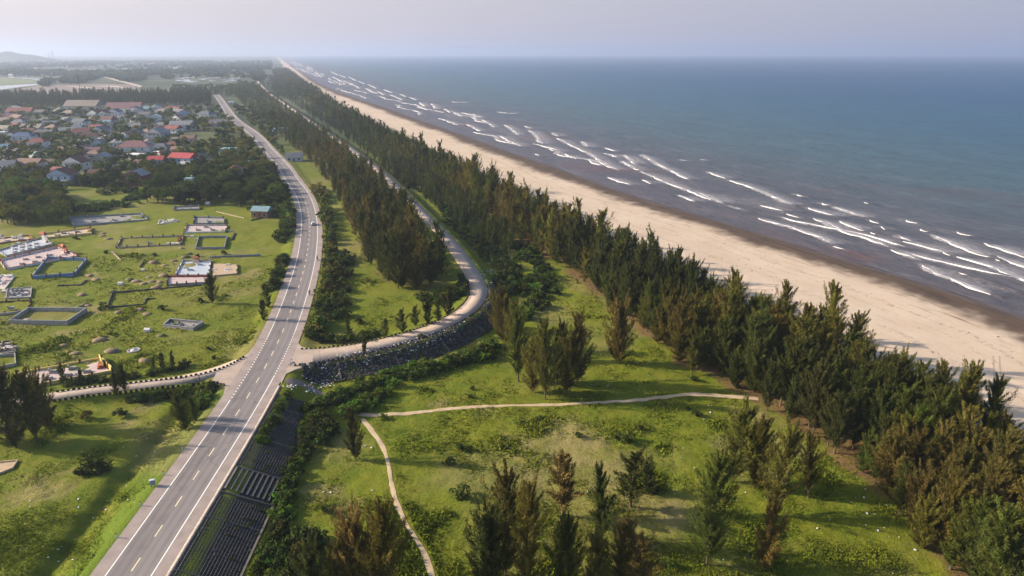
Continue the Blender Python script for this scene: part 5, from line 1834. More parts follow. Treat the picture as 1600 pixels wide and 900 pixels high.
for i, (x, y0, y1, lab) in enumerate([(86, 95, 74, 'taller of two hazy pylons on the horizon'), (80, 95, 78, 'shorter of two hazy pylons on the horizon')]):
    X, Y, _ = P(x, 104)
    hh = .9 * (104 - y1) * scale_at(x, 104) * .9
    e = empty('pylon', lab, 'pylon', (X, Y, -1.4))
    mb = MB()
    for a in range(4):
        sx_, sy_ = (-1, 1, 1, -1)[a], (-1, -1, 1, 1)[a]
        mb.tube([(sx_ * hh * .09, sy_ * hh * .09, 0), (sx_ * hh * .02, sy_ * hh * .02, hh)], hh * .0025, 4)
    for k in range(8):
        zz = hh * k / 8; w_ = hh * (.09 - .07 * k / 8); w2 = hh * (.09 - .07 * (k + 1) / 8)
        mb.tube([(-w_, -w_, zz), (w2, -w2, zz + hh / 8)], hh * .0016, 4).tube([(w_, -w_, zz), (-w2, -w2, zz + hh / 8)], hh * .0025, 4)
    mb.build('lattice', stl, e)
    for zz in (.7, .82, .94):
        MB().tube([(-hh * .14, 0, hh * zz), (hh * .14, 0, hh * zz)], hh * .002, 4).build('cross_arm', stl, e)

# ------------------------------------------------------------------ houses
WALLS = {k: plain('plaster_' + k, c, .12, .5, .9, stain=tuple(x * .72 for x in c)) for k, c in {
    'white': (.62, .62, .62), 'cream': (.55, .48, .36), 'grey': (.33, .34, .36), 'blue': (.36, .44, .55), 'brick': (.28, .13, .09), 'pink': (.55, .38, .34), 'pale': (.50, .52, .52), 'red': (.22, .055, .05)}.items()}
ROOFS = {k: plain('roof_' + k, c, .2, .4, .8, stain=tuple(x * .65 for x in c)) for k, c in {
    'red': (.21, .068, .058), 'darkred': (.12, .052, .045), 'pinkred': (.24, .125, .125), 'blue': (.06, .10, .20), 'grey': (.22, .23, .25), 'brown': (.19, .12, .09), 'beige': (.24, .20, .165), 'slate': (.10, .115, .14), 'white': (.62, .62, .63), 'bright': (.33, .05, .055), 'darkgrey': (.14, .14, .15), 'turq': (.16, .27, .30)}.items()}
GLASS = plain('window_glass_dark', (.03, .035, .045), .2, 1, .15, spec=.5)
FRAME = plain('window_frame', (.5, .5, .48), .1, 2, .6)
DOORM = plain('house_door_wood', (.12, .07, .045), .2, 2, .6)


def house(label, x, y, wpx, wall, roof, kind='gable', st=1, depth=None, yaw=None, nwin=3, porch=False, group=None, cat='house', name='house', detail=True, wall2=None, ratio=.75):
    X, Y, z = P(x, y)
    W = max(5.0, wpx * scale_at(x, y) * 1.04)
    D = depth or W * ratio
    if yaw is None:
        yaw = random.uniform(-.25, .25)
    Hh = 3.2 * st + .3
    e = empty(name, label, cat, (X, Y + D * .4, z), yaw, group)
    MB().box(-W / 2, W / 2, -D / 2, D / 2, -.6, Hh).build('wall', WALLS[wall], e)
    ov, rh = .45, (W if kind == 'front' else D) * .27
    if kind == 'gable':        # ridge along x
        v = [(-W / 2 - ov, -D / 2 - ov, Hh - .1), (W / 2 + ov, -D / 2 - ov, Hh - .1), (W / 2 + ov, D / 2 + ov, Hh - .1), (-W / 2 - ov, D / 2 + ov, Hh - .1), (-W / 2 - ov, 0, Hh + rh), (W / 2 + ov, 0, Hh + rh)]
        f = [(0, 1, 5, 4), (2, 3, 4, 5), (1, 2, 5), (3, 0, 4), (3, 2, 1, 0)]
    elif kind == 'front':      # gable to the front
        v = [(-W / 2 - ov, -D / 2 - ov, Hh - .1), (W / 2 + ov, -D / 2 - ov, Hh - .1), (W / 2 + ov, D / 2 + ov, Hh - .1), (-W / 2 - ov, D / 2 + ov, Hh - .1), (0, -D / 2 - ov, Hh + rh), (0, D / 2 + ov, Hh + rh)]
        f = [(1, 2, 5, 4), (3, 0, 4, 5), (0, 1, 4), (2, 3, 5), (3, 2, 1, 0)]
    elif kind == 'hip':
        v = [(-W / 2 - ov, -D / 2 - ov, Hh + .003), (W / 2 + ov, -D / 2 - ov, Hh + .003), (W / 2 + ov, D / 2 + ov, Hh + .003), (-W / 2 - ov, D / 2 + ov, Hh + .003), (-W * .22, 0, Hh + rh * 1.1), (W * .22, 0, Hh + rh * 1.1)]
        f = [(0, 1, 5, 4), (1, 2, 5), (2, 3, 4, 5), (3, 0, 4), (3, 2, 1, 0)]
    else:                      # flat with parapet
        v = [(-W / 2 - .2, -D / 2 - .2, Hh + .003), (W / 2 + .2, -D / 2 - .2, Hh + .003), (W / 2 + .2, D / 2 + .2, Hh + .003), (-W / 2 - .2, D / 2 + .2, Hh + .003)]
        v += [(a, b, Hh + .35) for a, b, _ in v]
        f = [(0, 1, 5, 4), (1, 2, 6, 5), (2, 3, 7, 6), (3, 0, 4, 7), (4, 5, 6, 7), (3, 2, 1, 0)]
    rf = MB().add(v, f).build('roof', ROOFS[roof], e)
    if kind == 'front':
        tri = MB().add([(-W / 2 + .1, -D / 2 - ov - .02, Hh), (W / 2 - .1, -D / 2 - ov - .02, Hh), (0, -D / 2 - ov - .02, Hh + rh * .86), (-W / 2 + .1, -D / 2 - ov - .10, Hh), (W / 2 - .1, -D / 2 - ov - .10, Hh), (0, -D / 2 - ov - .10, Hh + rh * .86)],
                       [(0, 1, 2), (5, 4, 3), (0, 3, 4, 1), (1, 4, 5, 2), (2, 5, 3, 0)])
        tri.build('gable_wall', WALLS[wall2 or wall], e)
    if kind == 'flat' and detail and st > 1:
        MB().lathe([(.6, 0), (.6, 1.3), (.45, 1.45), (.05, 1.5)], 10, (W * .25, D * .2, Hh + .36)).build('water_tank', plain('tank_steel', (.5, .51, .53), .1, 1, .3, .6), rf)
    if not detail:
        return e
    k = 0
    for s in range(st):
        for j in range(nwin):
            xx = (-.5 + (j + .5) / nwin) * W * .9
            zb = s * 3.2 + 1.0
            if s == 0 and j == nwin // 2:
                MB().box(xx - .6, xx + .6, -D / 2 - .06, -D / 2 + .1, .05, 2.3).build('door', DOORM, e)
                continue
            fr = MB().box(xx - .75, xx + .75, -D / 2 - .05, -D / 2 + .1, zb - .1, zb + 1.5).build('window', FRAME, e)
            MB().box(xx - .62, xx + .62, -D / 2 - .07, -D / 2 - .052, zb, zb + 1.38).build('pane', GLASS, fr)
    for sgn in (-1, 1):
        for s in range(st):
            zb = s * 3.2 + 1.0
            xa = sgn * W / 2
            fr = MB().box(min(xa, xa + sgn * .05) - .0, max(xa, xa + sgn * .05), -.7, .7, zb - .1, zb + 1.4).build('window', FRAME, e)
            MB().box(min(xa + sgn * .052, xa + sgn * .07), max(xa + sgn * .052, xa + sgn * .07), -.58, .58, zb, zb + 1.28).build('pane', GLASS, fr)
    if porch:
        MB().box(-W / 2, W / 2, -D / 2 - 1.8, -D / 2 - .01, Hh * .5 if st > 1 else 2.6, (Hh * .5 if st > 1 else 2.6) + .16).build('balcony', WALLS['pale'], e)
        for j in range(4):
            xx = -W / 2 + .2 + j * (W - .4) / 3
            MB().box(xx - .13, xx + .13, -D / 2 - 1.75, -D / 2 - 1.5, -.4, (Hh * .5 if st > 1 else 2.6) - .01).build('column', WALLS['white'], e)
    return e


HOUSES = [
    ('white two storey house with dark blue roof at the left border', 10, 272, 24, 'white', 'slate', 'gable', 2, True), ('dark red roofed shed in front of the white two storey house', 16, 275, 20, 'cream', 'darkred', 'gable', 1, False),
    ('grey brown roofed long house right of the dark red shed', 46, 270, 36, 'grey', 'brown', 'gable', 2, False), ('white cottage with bright red hipped roof', 57, 235, 25, 'white', 'red', 'hip', 2, True),
    ('white cottage with blue hipped roof', 34, 225, 31, 'white', 'blue', 'hip', 2, True), ('beige house with pale gabled roof', 47, 205, 32, 'cream', 'beige', 'gable', 1, False),
    ('white house with slate blue roof in the upper village', 124, 200, 21, 'white', 'slate', 'gable', 2, True), ('house with clear red roof beside the slate roofed one', 149, 205, 20, 'cream', 'red', 'gable', 1, False),
    ('white gabled house with blue side roof', 155, 215, 23, 'white', 'slate', 'front', 2, False), ('large grey two storey house with pink red hipped roof', 207, 243, 46, 'pale', 'pinkred', 'hip', 2, True),
    ('white gable fronted house with dark red side roof', 118, 269, 34, 'white', 'darkred', 'front', 2, False), ('wide pale blue house with dark red gabled roof above the cemetery trees', 96, 290, 36, 'blue', 'darkred', 'front', 2, True),
    ('plain grey gable fronted barn', 158, 262, 28, 'grey', 'grey', 'front', 2, False), ('blue grey two storey hall with bright red roof', 285, 261, 38, 'blue', 'bright', 'gable', 2, False),
    ('dark red walled house with white pointed gable', 212, 291, 29, 'red', 'grey', 'front', 2, False), ('small cream house with red edged pointed gable near the road', 367, 281, 20, 'cream', 'red', 'front', 2, False),
    ('grey flat roofed sheds below the road trees', 358, 240, 27, 'grey', 'turq', 'flat', 1, False), ('white two storey house with blue roof next to the main road', 320, 188, 23, 'white', 'slate', 'hip', 2, True),
    ('grey gable fronted house in the middle of the village', 245, 219, 26, 'grey', 'grey', 'front', 2, False), ('pale house with red roof above the dark red one', 269, 212, 22, 'white', 'red', 'gable', 2, False),
    ('white house with grey blue roof left of the sports grass', 282, 205, 32, 'white', 'grey', 'gable', 2, False), ('dark red brick house in the middle of the village', 268, 233, 19, 'brick', 'darkred', 'hip', 1, False),
    ('low house with strong red roof left of the blue grey hall', 244, 264, 22, 'grey', 'bright', 'gable', 2, False), ('white house with tall arch shaped gable', 242, 192, 15, 'white', 'white', 'front', 2, False),
    ('red and white house in the upper village', 163, 186, 15, 'white', 'red', 'front', 2, False), ('white two storey villa with pale blue gable', 179, 183, 17, 'white', 'slate', 'front', 2, True),
    ('long hall with pink roof at the upper village edge', 190, 173, 48, 'cream', 'pinkred', 'gable', 1, False), ('long beige school hall under the tree belt', 126, 173, 48, 'cream', 'beige', 'gable', 2, False),
    ('low beige house in front of the school hall', 106, 181, 18, 'cream', 'beige', 'hip', 1, False), ('house with faded red roof in the upper left village', 28, 179, 36, 'pale', 'red', 'gable', 1, False),
    ('brown roofed house with orange lit end wall', 99, 241, 20, 'pink', 'brown', 'gable', 1, False), ('long dark red roofed house in the upper village', 157, 193, 36, 'grey', 'darkred', 'gable', 1, False),
    ('grey hipped house in the upper village', 101, 193, 19, 'pale', 'grey', 'hip', 1, False), ('grey house at the left border of the village', 13, 208, 14, 'grey', 'grey', 'gable', 1, False),
    ('bright white cube house at the left border', 3, 218, 12, 'white', 'white', 'flat', 2, False), ('pale grey house left of the pink red hipped one', 182, 236, 18, 'pale', 'darkgrey', 'flat', 2, False),
    ('low dark red roof among the trees below the barn', 150, 279, 23, 'brick', 'darkred', 'gable', 1, False), ('white canopy roof below the pink red hipped house', 208, 249, 22, 'pale', 'white', 'flat', 1, False),
    ('grey white low house by the palms', 130, 227, 15, 'pale', 'grey', 'gable', 1, False), ('dark red roof behind the blue hipped cottage', 42, 211, 20, 'cream', 'darkred', 'gable', 1, False),
    ('low grey outbuildings beside the white house by the road', 340, 198, 26, 'grey', 'darkgrey', 'gable', 1, False), ('blue grey house under the trees on the beach side of the main road', 458, 252, 24, 'pale', 'slate', 'gable', 1, False),
    ('low white walled yard house beside the main road grass', 440, 207, 28, 'pale', 'turq', 'flat', 1, False), ('brown shed with turquoise roof at the cemetery corner', 408, 340, 26, 'brick', 'turq', 'gable', 1, False),
    ('green roofed hut among the trees above the graves', 297, 297, 13, 'pale', 'turq', 'flat', 2, False), ('tiny white kiosk between road and trees far up the main road', 360, 163, 8, 'white', 'white', 'flat', 1, False),
    ('pale long roof behind the beige hipped house', 150, 181, 16, 'pale', 'beige', 'gable', 1, False), ('white walled house below the long pink hall', 190, 187, 20, 'white', 'grey', 'flat', 1, False),
    ('grey roof at the trees right of the long pink hall', 225, 183, 16, 'pale', 'darkgrey', 'gable', 1, False), ('grey gabled house between the pointed gable and the road', 395, 262, 14, 'grey', 'turq', 'gable', 1, False),
    ('pink house right of the dark red brick one', 292, 222, 20, 'pink', 'brown', 'gable', 1, False), ('white roof strip left of the blue grey hall', 248, 245, 18, 'pale', 'white', 'flat', 1, False),
    ('beige house on the left border of the upper village', 4, 193, 18, 'cream', 'beige', 'gable', 1, False), ('white barn with grey roof behind the village field', 277, 179, 18, 'white', 'grey', 'gable', 1, False),
]
taken_h = []
for lab, x, y, wp, wa, ro, kd, st_, po in HOUSES:
    e = house(lab, x, y, wp, wa, ro, kd, st_, None, None, 3 if wp > 16 else 2, po, ratio=.62 if wp > 30 else .8)
    taken_h.append((e.location.x, e.location.y, wp * scale_at(x, y) * .62))
rh = np.random.default_rng(31)
wl_, rl_ = ['white', 'cream', 'white', 'pale', 'white', 'blue'], ['red', 'darkred', 'grey', 'slate', 'brown', 'beige', 'darkgrey', 'pinkred', 'turq', 'grey', 'slate', 'beige']
k = 0
tries = 0
while k < 78 and tries < 900:
    tries += 1
    x = rh.uniform(0, 345)
    y = 172 + rh.random() ** 1.4 * 112
    if x > 300 - (y - 180) * .1 + (0 if y < 250 else 40) or (x > 250 and y > 268):
        continue
    X, Y, z = P(x, y)
    if any((X - a) ** 2 + (Y - b) ** 2 < (r + 7) ** 2 for a, b, r in taken_h):
        continue
    ro = rl_[rh.integers(0, len(rl_))]
    wa = wl_[rh.integers(0, len(wl_))]
    group = f'{ro} roofed filler'
    rn = {'darkred': 'dark red', 'pinkred': 'pinkish red', 'turq': 'turquoise', 'darkgrey': 'dark grey', 'slate': 'slate blue'}.get(ro, ro)
    random.seed(int(X * 10))
    house(f'small village house half hidden by trees under a {rn} roof', x, y, rh.uniform(16, 25), wa, ro, ['gable', 'hip', 'front', 'gable'][rh.integers(0, 4)], 1, None, rh.uniform(-.6, .6), 2, False, f'small village houses with {rn} roofs')
    taken_h.append((X, Y + 4, 8))
    k += 1
# hazy town beyond the tree belt
k = 0
for _ in range(300):
    if k >= 46:
        break
    x, y = rh.uniform(0, 400), 99 + 22 * rh.random()
    X, Y, z = P(x, y)
    if X > xmain(Y) - 60 or fbm(np.array([X]), np.array([Y]), 500, 91)[0] < .42:
        continue
    house('pale distant house almost lost in the haze beyond the tree belt', x, y, 8, ['white', 'pale', 'cream'][k % 3], ['red', 'grey', 'white', 'beige'][k % 4], ['gable', 'flat', 'gable'][k % 3], 1 + k % 2, 14, 0, 2, False, 'hazy houses of the distant town', detail=False)
    k += 1

# small pavilion stalls, parked vehicles beside the far road are too small to see; village trees follow
VT = []
rv = np.random.default_rng(44)
def try_tree(x, y, sc, kind, col_, rad=2.6):
    X, Y, z = P(x, y)
    if any((X - a) ** 2 + (Y - b) ** 2 < (r * .8 + rad) ** 2 for a, b, r in taken_h) or dist_poly([X], [Y], MAIN, 20)[0] < 8.5 or near_taken(X, Y, 1.2 * sc):
        return
    VT.append((X, Y, z, sc, math.hypot(X, Y), kind, col_))
    taken.append((X, Y, 1.0 * sc))


# the thick grove between cemetery and village, first its front
for (x0, x1, y0, y1, n, s0, s1, cols) in ((0, 108, 322, 352, 46, .9, 1.35, ['dark', 'green', 'olive']), (0, 100, 296, 322, 34, .9, 1.3, ['olive', 'bright', 'green']), (222, 345, 306, 320, 34, .9, 1.4, ['dark', 'dark', 'green']),
                                          (225, 450, 285, 306, 52, .9, 1.3, ['dark', 'green', 'green']), (355, 455, 300, 325, 34, .8, 1.25, ['green', 'bright', 'dark']), (350, 452, 262, 300, 34, .9, 1.3, ['dark', 'green']),
                                          (100, 225, 282, 296, 24, .7, 1.1, ['dark', 'green'])):
    for _ in range(n):
        try_tree(rv.uniform(x0, x1), rv.uniform(y0, y1), rv.uniform(s0, s1), 'b', cols[rv.integers(0, len(cols))], 2.2)
for _ in range(900):
    x, y = rv.uniform(-10, 430), 168 + 122 * rv.random() ** 1.15
    if 285 < x < 345 and 205 < y < 226:
        continue
    try_tree(x, y, rv.uniform(.65, 1.2), 'b', ['dark', 'green', 'green', 'olive'][rv.integers(0, 4)], 2.0)
VT.sort(key=lambda t: t[4])
vm = []
zone = lambda X, Y: 'grove'
for i, (X, Y, z, sc, dd, kd, col_) in enumerate(VT):
    if i < 285:
        k = rv.integers(0, 5)
        where = 'grove between cemetery and village' if Y < 470 else 'gardens between the village houses'
        cn = {'bright': 'bright green', 'green': 'mid green', 'dark': 'dark green', 'olive': 'olive green'}[col_]
        plant('broadleaf_tree', f'{cn} rounded tree in the {where}', 'tree', BROAD[k], (X, Y, z), sc, rv.random() * 6.28, tint(col_), f'{cn} trees in the {where}')
    else:
        vm.append((X, Y, z, sc, dd, tint(col_)[:3]))
# garden bushes fill the rest of the village floor
for _ in range(1000):
    x, y = rv.uniform(-20, 440), 166 + 130 * rv.random() ** 1.2
    X, Y, z = P(x, y)
    if any((X - a) ** 2 + (Y - b) ** 2 < (r * .72 + 1.5) ** 2 for a, b, r in taken_h) or dist_poly([X], [Y], MAIN, 20)[0] < 9 or (285 < x < 345 and 206 < y < 224):
        continue
    vm.append((X, Y, z - .6, rv.uniform(.4, .95), math.hypot(X, Y), tint(['dark', 'green', 'olive', 'green'][rv.integers(0, 4)])[:3]))
stuff('garden_foliage', forest_mesh('garden_foliage', vm, [(620, B_MID), (1300, B_FAR), (1e9, B_VFAR)], 8), 'low garden bushes and treetops packed between the village houses', 'bushes')
# tree belts and clumps of the plain behind the village
fm_ = []
for _ in range(1500):
    x = rv.uniform(-40, 345)
    y = 166 - 16 * rv.random() + (0 if x < 110 else -2)
    X, Y, z = P(x, y)
    if dist_poly([X], [Y], MAIN, 20)[0] < 14:
        continue
    fm_.append((X, Y, z, rv.uniform(.5, .95), math.hypot(X, Y), tint('dark')[:3]))
for _ in range(900):
    x, y = rv.uniform(270, 470), rv.uniform(128, 152)
    X, Y, z = P(x, y)
    if X > xshore(Y) - 75 or dist_poly([X], [Y], MAIN, 20)[0] < 14 or dist_poly([X], [Y], SIDE, 20)[0] < 8 or (x < 380 and y < 134):
        continue
    fm_.append((X, Y, z, rv.uniform(.5, .85), math.hypot(X, Y), tint('green')[:3]))
for cx_, cy_, rx, ry, n in ((75, 128, 10, 2, 50), (112, 127.5, 26, 4, 170), (130, 124, 26, 3, 140), (205, 124, 24, 4.5, 220), (262, 121.5, 9, 3.5, 70), (65, 117, 80, 3, 260), (180, 115, 90, 2.5, 220), (20, 113, 50, 2, 120), (330, 116, 50, 3, 160), (70, 133, 8, 3, 40), (390, 112, 20, 6, 140), (405, 120, 12, 8, 120)):
    for _ in range(n):
        a, r = rv.random() * 6.28, rv.random() ** .5
        X, Y, z = P(cx_ + rx * r * math.cos(a), cy_ + ry * r * math.sin(a))
        if X > xshore(Y) - 80:
            continue
        fm_.append((X, Y, z, rv.uniform(.8, 1.4), math.hypot(X, Y), tint('dark')[:3]))
for _ in range(6500):
    x, y = rv.uniform(-80, 425), 96.5 + 26 * rv.random() ** 1.6
    X, Y, z = G(x, y, -1.4) + (-1.4,)
    if X > xshore(Y) - 90 or fbm(np.array([X]), np.array([Y]), 420, 95)[0] < .40:
        continue
    if 118 < y < 142 and x < 100:
        continue
    fm_.append((X, Y, z, rv.uniform(1.0, 2.2), math.hypot(X, Y), tint(['dark', 'green'][rv.integers(0, 2)])[:3]))
stuff('distant_woods', forest_mesh('distant_woods', fm_, [(620, V_FAR), (1700, V_FAR), (1e9, B_VFAR)], 9), 'dark tree belts and clumps fading into the haze behind the village', 'woods')
# ------------------------------------------------------------------ grass tufts
rg = np.random.default_rng(21)
tQ, tcl, ttip, ttc = [], [], [], []
n = 420000
px = rg.uniform(-40, 1640, n)
py = 900 - 560 * rg.random(n) ** 1.25 + 60
gx, gy = G(px, py, -2.2)
z, s_g, w_g, r_g, b_g = terrain(gx, gy, True, True)
ok = (w_g > 0.25) & ~(r_g & (s_g < 70)) & (gy > 55)
ok &= dist_poly(gx, gy, MAIN, 24) > np.where(r_g & (gy < 166), 16.5, 7.2)
ok &= np.minimum(dist_poly(gx, gy, PATH1, 4), dist_poly(gx, gy, PATH2, 4)) > .9
ok &= dist_poly(gx, gy, SIDE, 12) > np.where(b_g, 9.5, 4.5)
patch = fbm(gx, gy, 7, 81)
ok &= rg.random(n) < sst(.30, .62, patch + .05) * .9 + .1
inb = np.zeros(n, bool)
inb[ok] = inpoly(gx[ok], gy[ok], BELT_B)
ok &= ~inb | (rg.random(n) < .25)
for pl in PLOT_POLYS:
    ok &= ~inpoly(gx, gy, pl)
gx, gy, z, patch = gx[ok], gy[ok], z[ok], patch[ok]
m = len(gx)
hgt = (0.10 + .26 * rg.random(m) ** 2) * (0.6 + .9 * sst(.4, .8, patch)) * (1 + 1.3 * sst(.6, .72, fbm(gx, gy, 11, 87)))
dist_g = np.hypot(gx, gy)
wd = hgt * .55 * np.clip(dist_g / 130, 1, 2.2)
c = np.stack([gx, gy, z + hgt * .42], 1)
qd = unit(np.stack([rg.normal(0, .45, m), rg.normal(0, .45, m), np.ones(m)], 1))
Qg = np.concatenate([spray(rg, c + rg.normal(0, .10, (m, 3)) * np.array([1, 1, 0]), unit(qd + rg.normal(0, .3, (m, 3))), hgt, wd, .35) for _ in range(2)])
v = vnoise(gx, gy, 18, 5)[:, None]
tc = np.array((0.112, 0.150, 0.013)) * (1 - v) + np.array((0.150, 0.168, 0.018)) * v
tc = tc * rg.uniform(.75, 1.25, (m, 1))
one = np.concatenate([rg.uniform(.4, .9, m)] * 2)
stuff('grass', quads_mesh('grass', Qg, LEAFA, {'cl': one, 'tip': np.concatenate([(rg.random(m) ** 4) * .5] * 2), 'tcol': np.vstack([tc, tc])}), 'rough sunlit meadow grass on both sides of the road', 'grass')
# ------------------------------------------------------------------ car
def heading(x, y, line, off):
    i = idx_at(line, x, y)
    d_ = line[min(i + 1, len(line) - 1)] - line[max(i - 1, 0)]
    d_ = d_ / np.linalg.norm(d_)
    n_ = np.array([d_[1], -d_[0]])
    q = line[i] + n_ * off
    return q, math.atan2(d_[1], d_[0])


paint_ = plain('car_paint_silver', (.55, .56, .58), .04, 2, .28, .3, .5)
glass_ = plain('car_glass', (.012, .014, .018), .05, 1, .08, spec=.5)
tyre_ = plain('rubber', (.018, .018, .018), .2, 3, .9)
rim_ = plain('alloy', (.4, .4, .42), .1, 3, .35, .8)
q, hd = heading(490, 351, MAINF, 1.75)
e = empty('parked_car', 'silver white hatchback driving away in the outer lane of the main road', 'car', (q[0], q[1], .01), hd)
e.name = 'car'
# cross sections along the length (x forward): x, half width, z of belt, roof half width, roof z
secs = [(-2.05, .72, .62, .55, .66), (-1.98, .80, .88, .62, .95), (-1.72, .84, .92, .58, 1.36), (-1.2, .86, .93, .60, 1.50), (-.2, .87, .93, .62, 1.53), (.45, .87, .93, .60, 1.46), (1.05, .86, .92, .66, .98), (1.7, .82, .82, .64, .86), (2.02, .72, .62, .56, .66)]
mb = MB()
V_, F_ = [], []
for x, hw, zb, rw_, rz_ in secs:
    V_ += [(x, -hw * .94, .24), (x, -hw, .55), (x, -hw, zb), (x, -rw_, rz_), (x, rw_, rz_), (x, hw, zb), (x, hw, .55), (x, hw * .94, .24)]
for i in range(len(secs) - 1):
    for k in range(8):
        F_.append((i * 8 + k, (i + 1) * 8 + k, (i + 1) * 8 + (k + 1) % 8, i * 8 + (k + 1) % 8))
F_ += [tuple(range(8)), tuple(len(V_) - 8 + k for k in range(7, -1, -1))]
mb.add(V_, F_)
bd = mb.build('body', paint_, e)


def pane(pts, off):
    c = [Vector(p) for p in pts]
    n_ = (c[1] - c[0]).cross(c[2] - c[0]).normalized()
    m_ = sum(c, Vector()) / len(c)
    c = [m_ + (p - m_) * .86 for p in c]
    k = len(c)
    return MB().add([p + n_ * off for p in c] + [p - n_ * .02 for p in c], [tuple(range(k)), tuple(range(2 * k - 1, k - 1, -1))] + [(i, i + k, (i + 1) % k + k, (i + 1) % k) for i in range(k)])


pane([(-1.98, -.62, .95), (-1.98, .62, .95), (-1.72, .58, 1.36), (-1.72, -.58, 1.36)][::-1], .012).build('rear_window', glass_, e)
pane([(1.05, -.66, .98), (1.05, .66, .98), (.45, .60, 1.46), (.45, -.60, 1.46)], .012).build('windscreen', glass_, e)
for s in (-1, 1):
    for xa, xb, ra, rb, za, zb in ((-1.65, -.25, .585, .62, 1.37, 1.52), (-.15, .95, .62, .65, 1.52, 1.06)):
        pts = [(xa, s * .855, .95), (xb, s * .865, .95), (xb, s * rb, zb), (xa, s * ra, za)]
        pane(pts if s < 0 else pts[::-1], .012).build('side_window', glass_, e)
    for xa in (-1.3, 1.28):
        w_ = MB().tube([(xa, s * .62, .31), (xa, s * .86, .31)], .31, 14).build('wheel', tyre_, e)
        MB().tube([(xa, s * .861, .31), (xa, s * .875, .31)], .19, 10).build('rim', rim_, w_)
    MB().box(-2.075, -2.0, min(s * .5, s * .72), max(s * .5, s * .72), .68, .84).build('tail_light', prd, e)
    MB().box(1.93, 2.03, min(s * .42, s * .68), max(s * .42, s * .68), .60, .74).build('headlight', pwm, e)
    MB().box(.6, .78, min(s * .88, s * 1.04), max(s * .88, s * 1.04), .95, 1.08).build('mirror', paint_, e)
MB().box(-2.12, -2.0, -.74, .74, .32, .52).build('bumper', plain('bumper_dark', (.05, .05, .05), .1, 2), e)


# ------------------------------------------------------------------ people
def skinned(verts, edges, radii, root):
    me = bpy.data.meshes.new('body_cage')
    me.from_pydata(verts, edges, [])
    o = bpy.data.objects.new('body_cage', me)
    COL.objects.link(o)
    m = o.modifiers.new('skin', 'SKIN')
    sv = me.skin_vertices[0].data
    for i, r in enumerate(radii):
        sv[i].radius = (r, r)
        sv[i].use_root = i == root
    m2 = o.modifiers.new('sub', 'SUBSURF')
    m2.levels = 1
    dg = bpy.context.evaluated_depsgraph_get()
    out = bpy.data.meshes.new_from_object(o.evaluated_get(dg))
    bpy.data.objects.remove(o)
    return out


skin_ = plain('skin', (.36, .21, .14), .05, 5, .6)


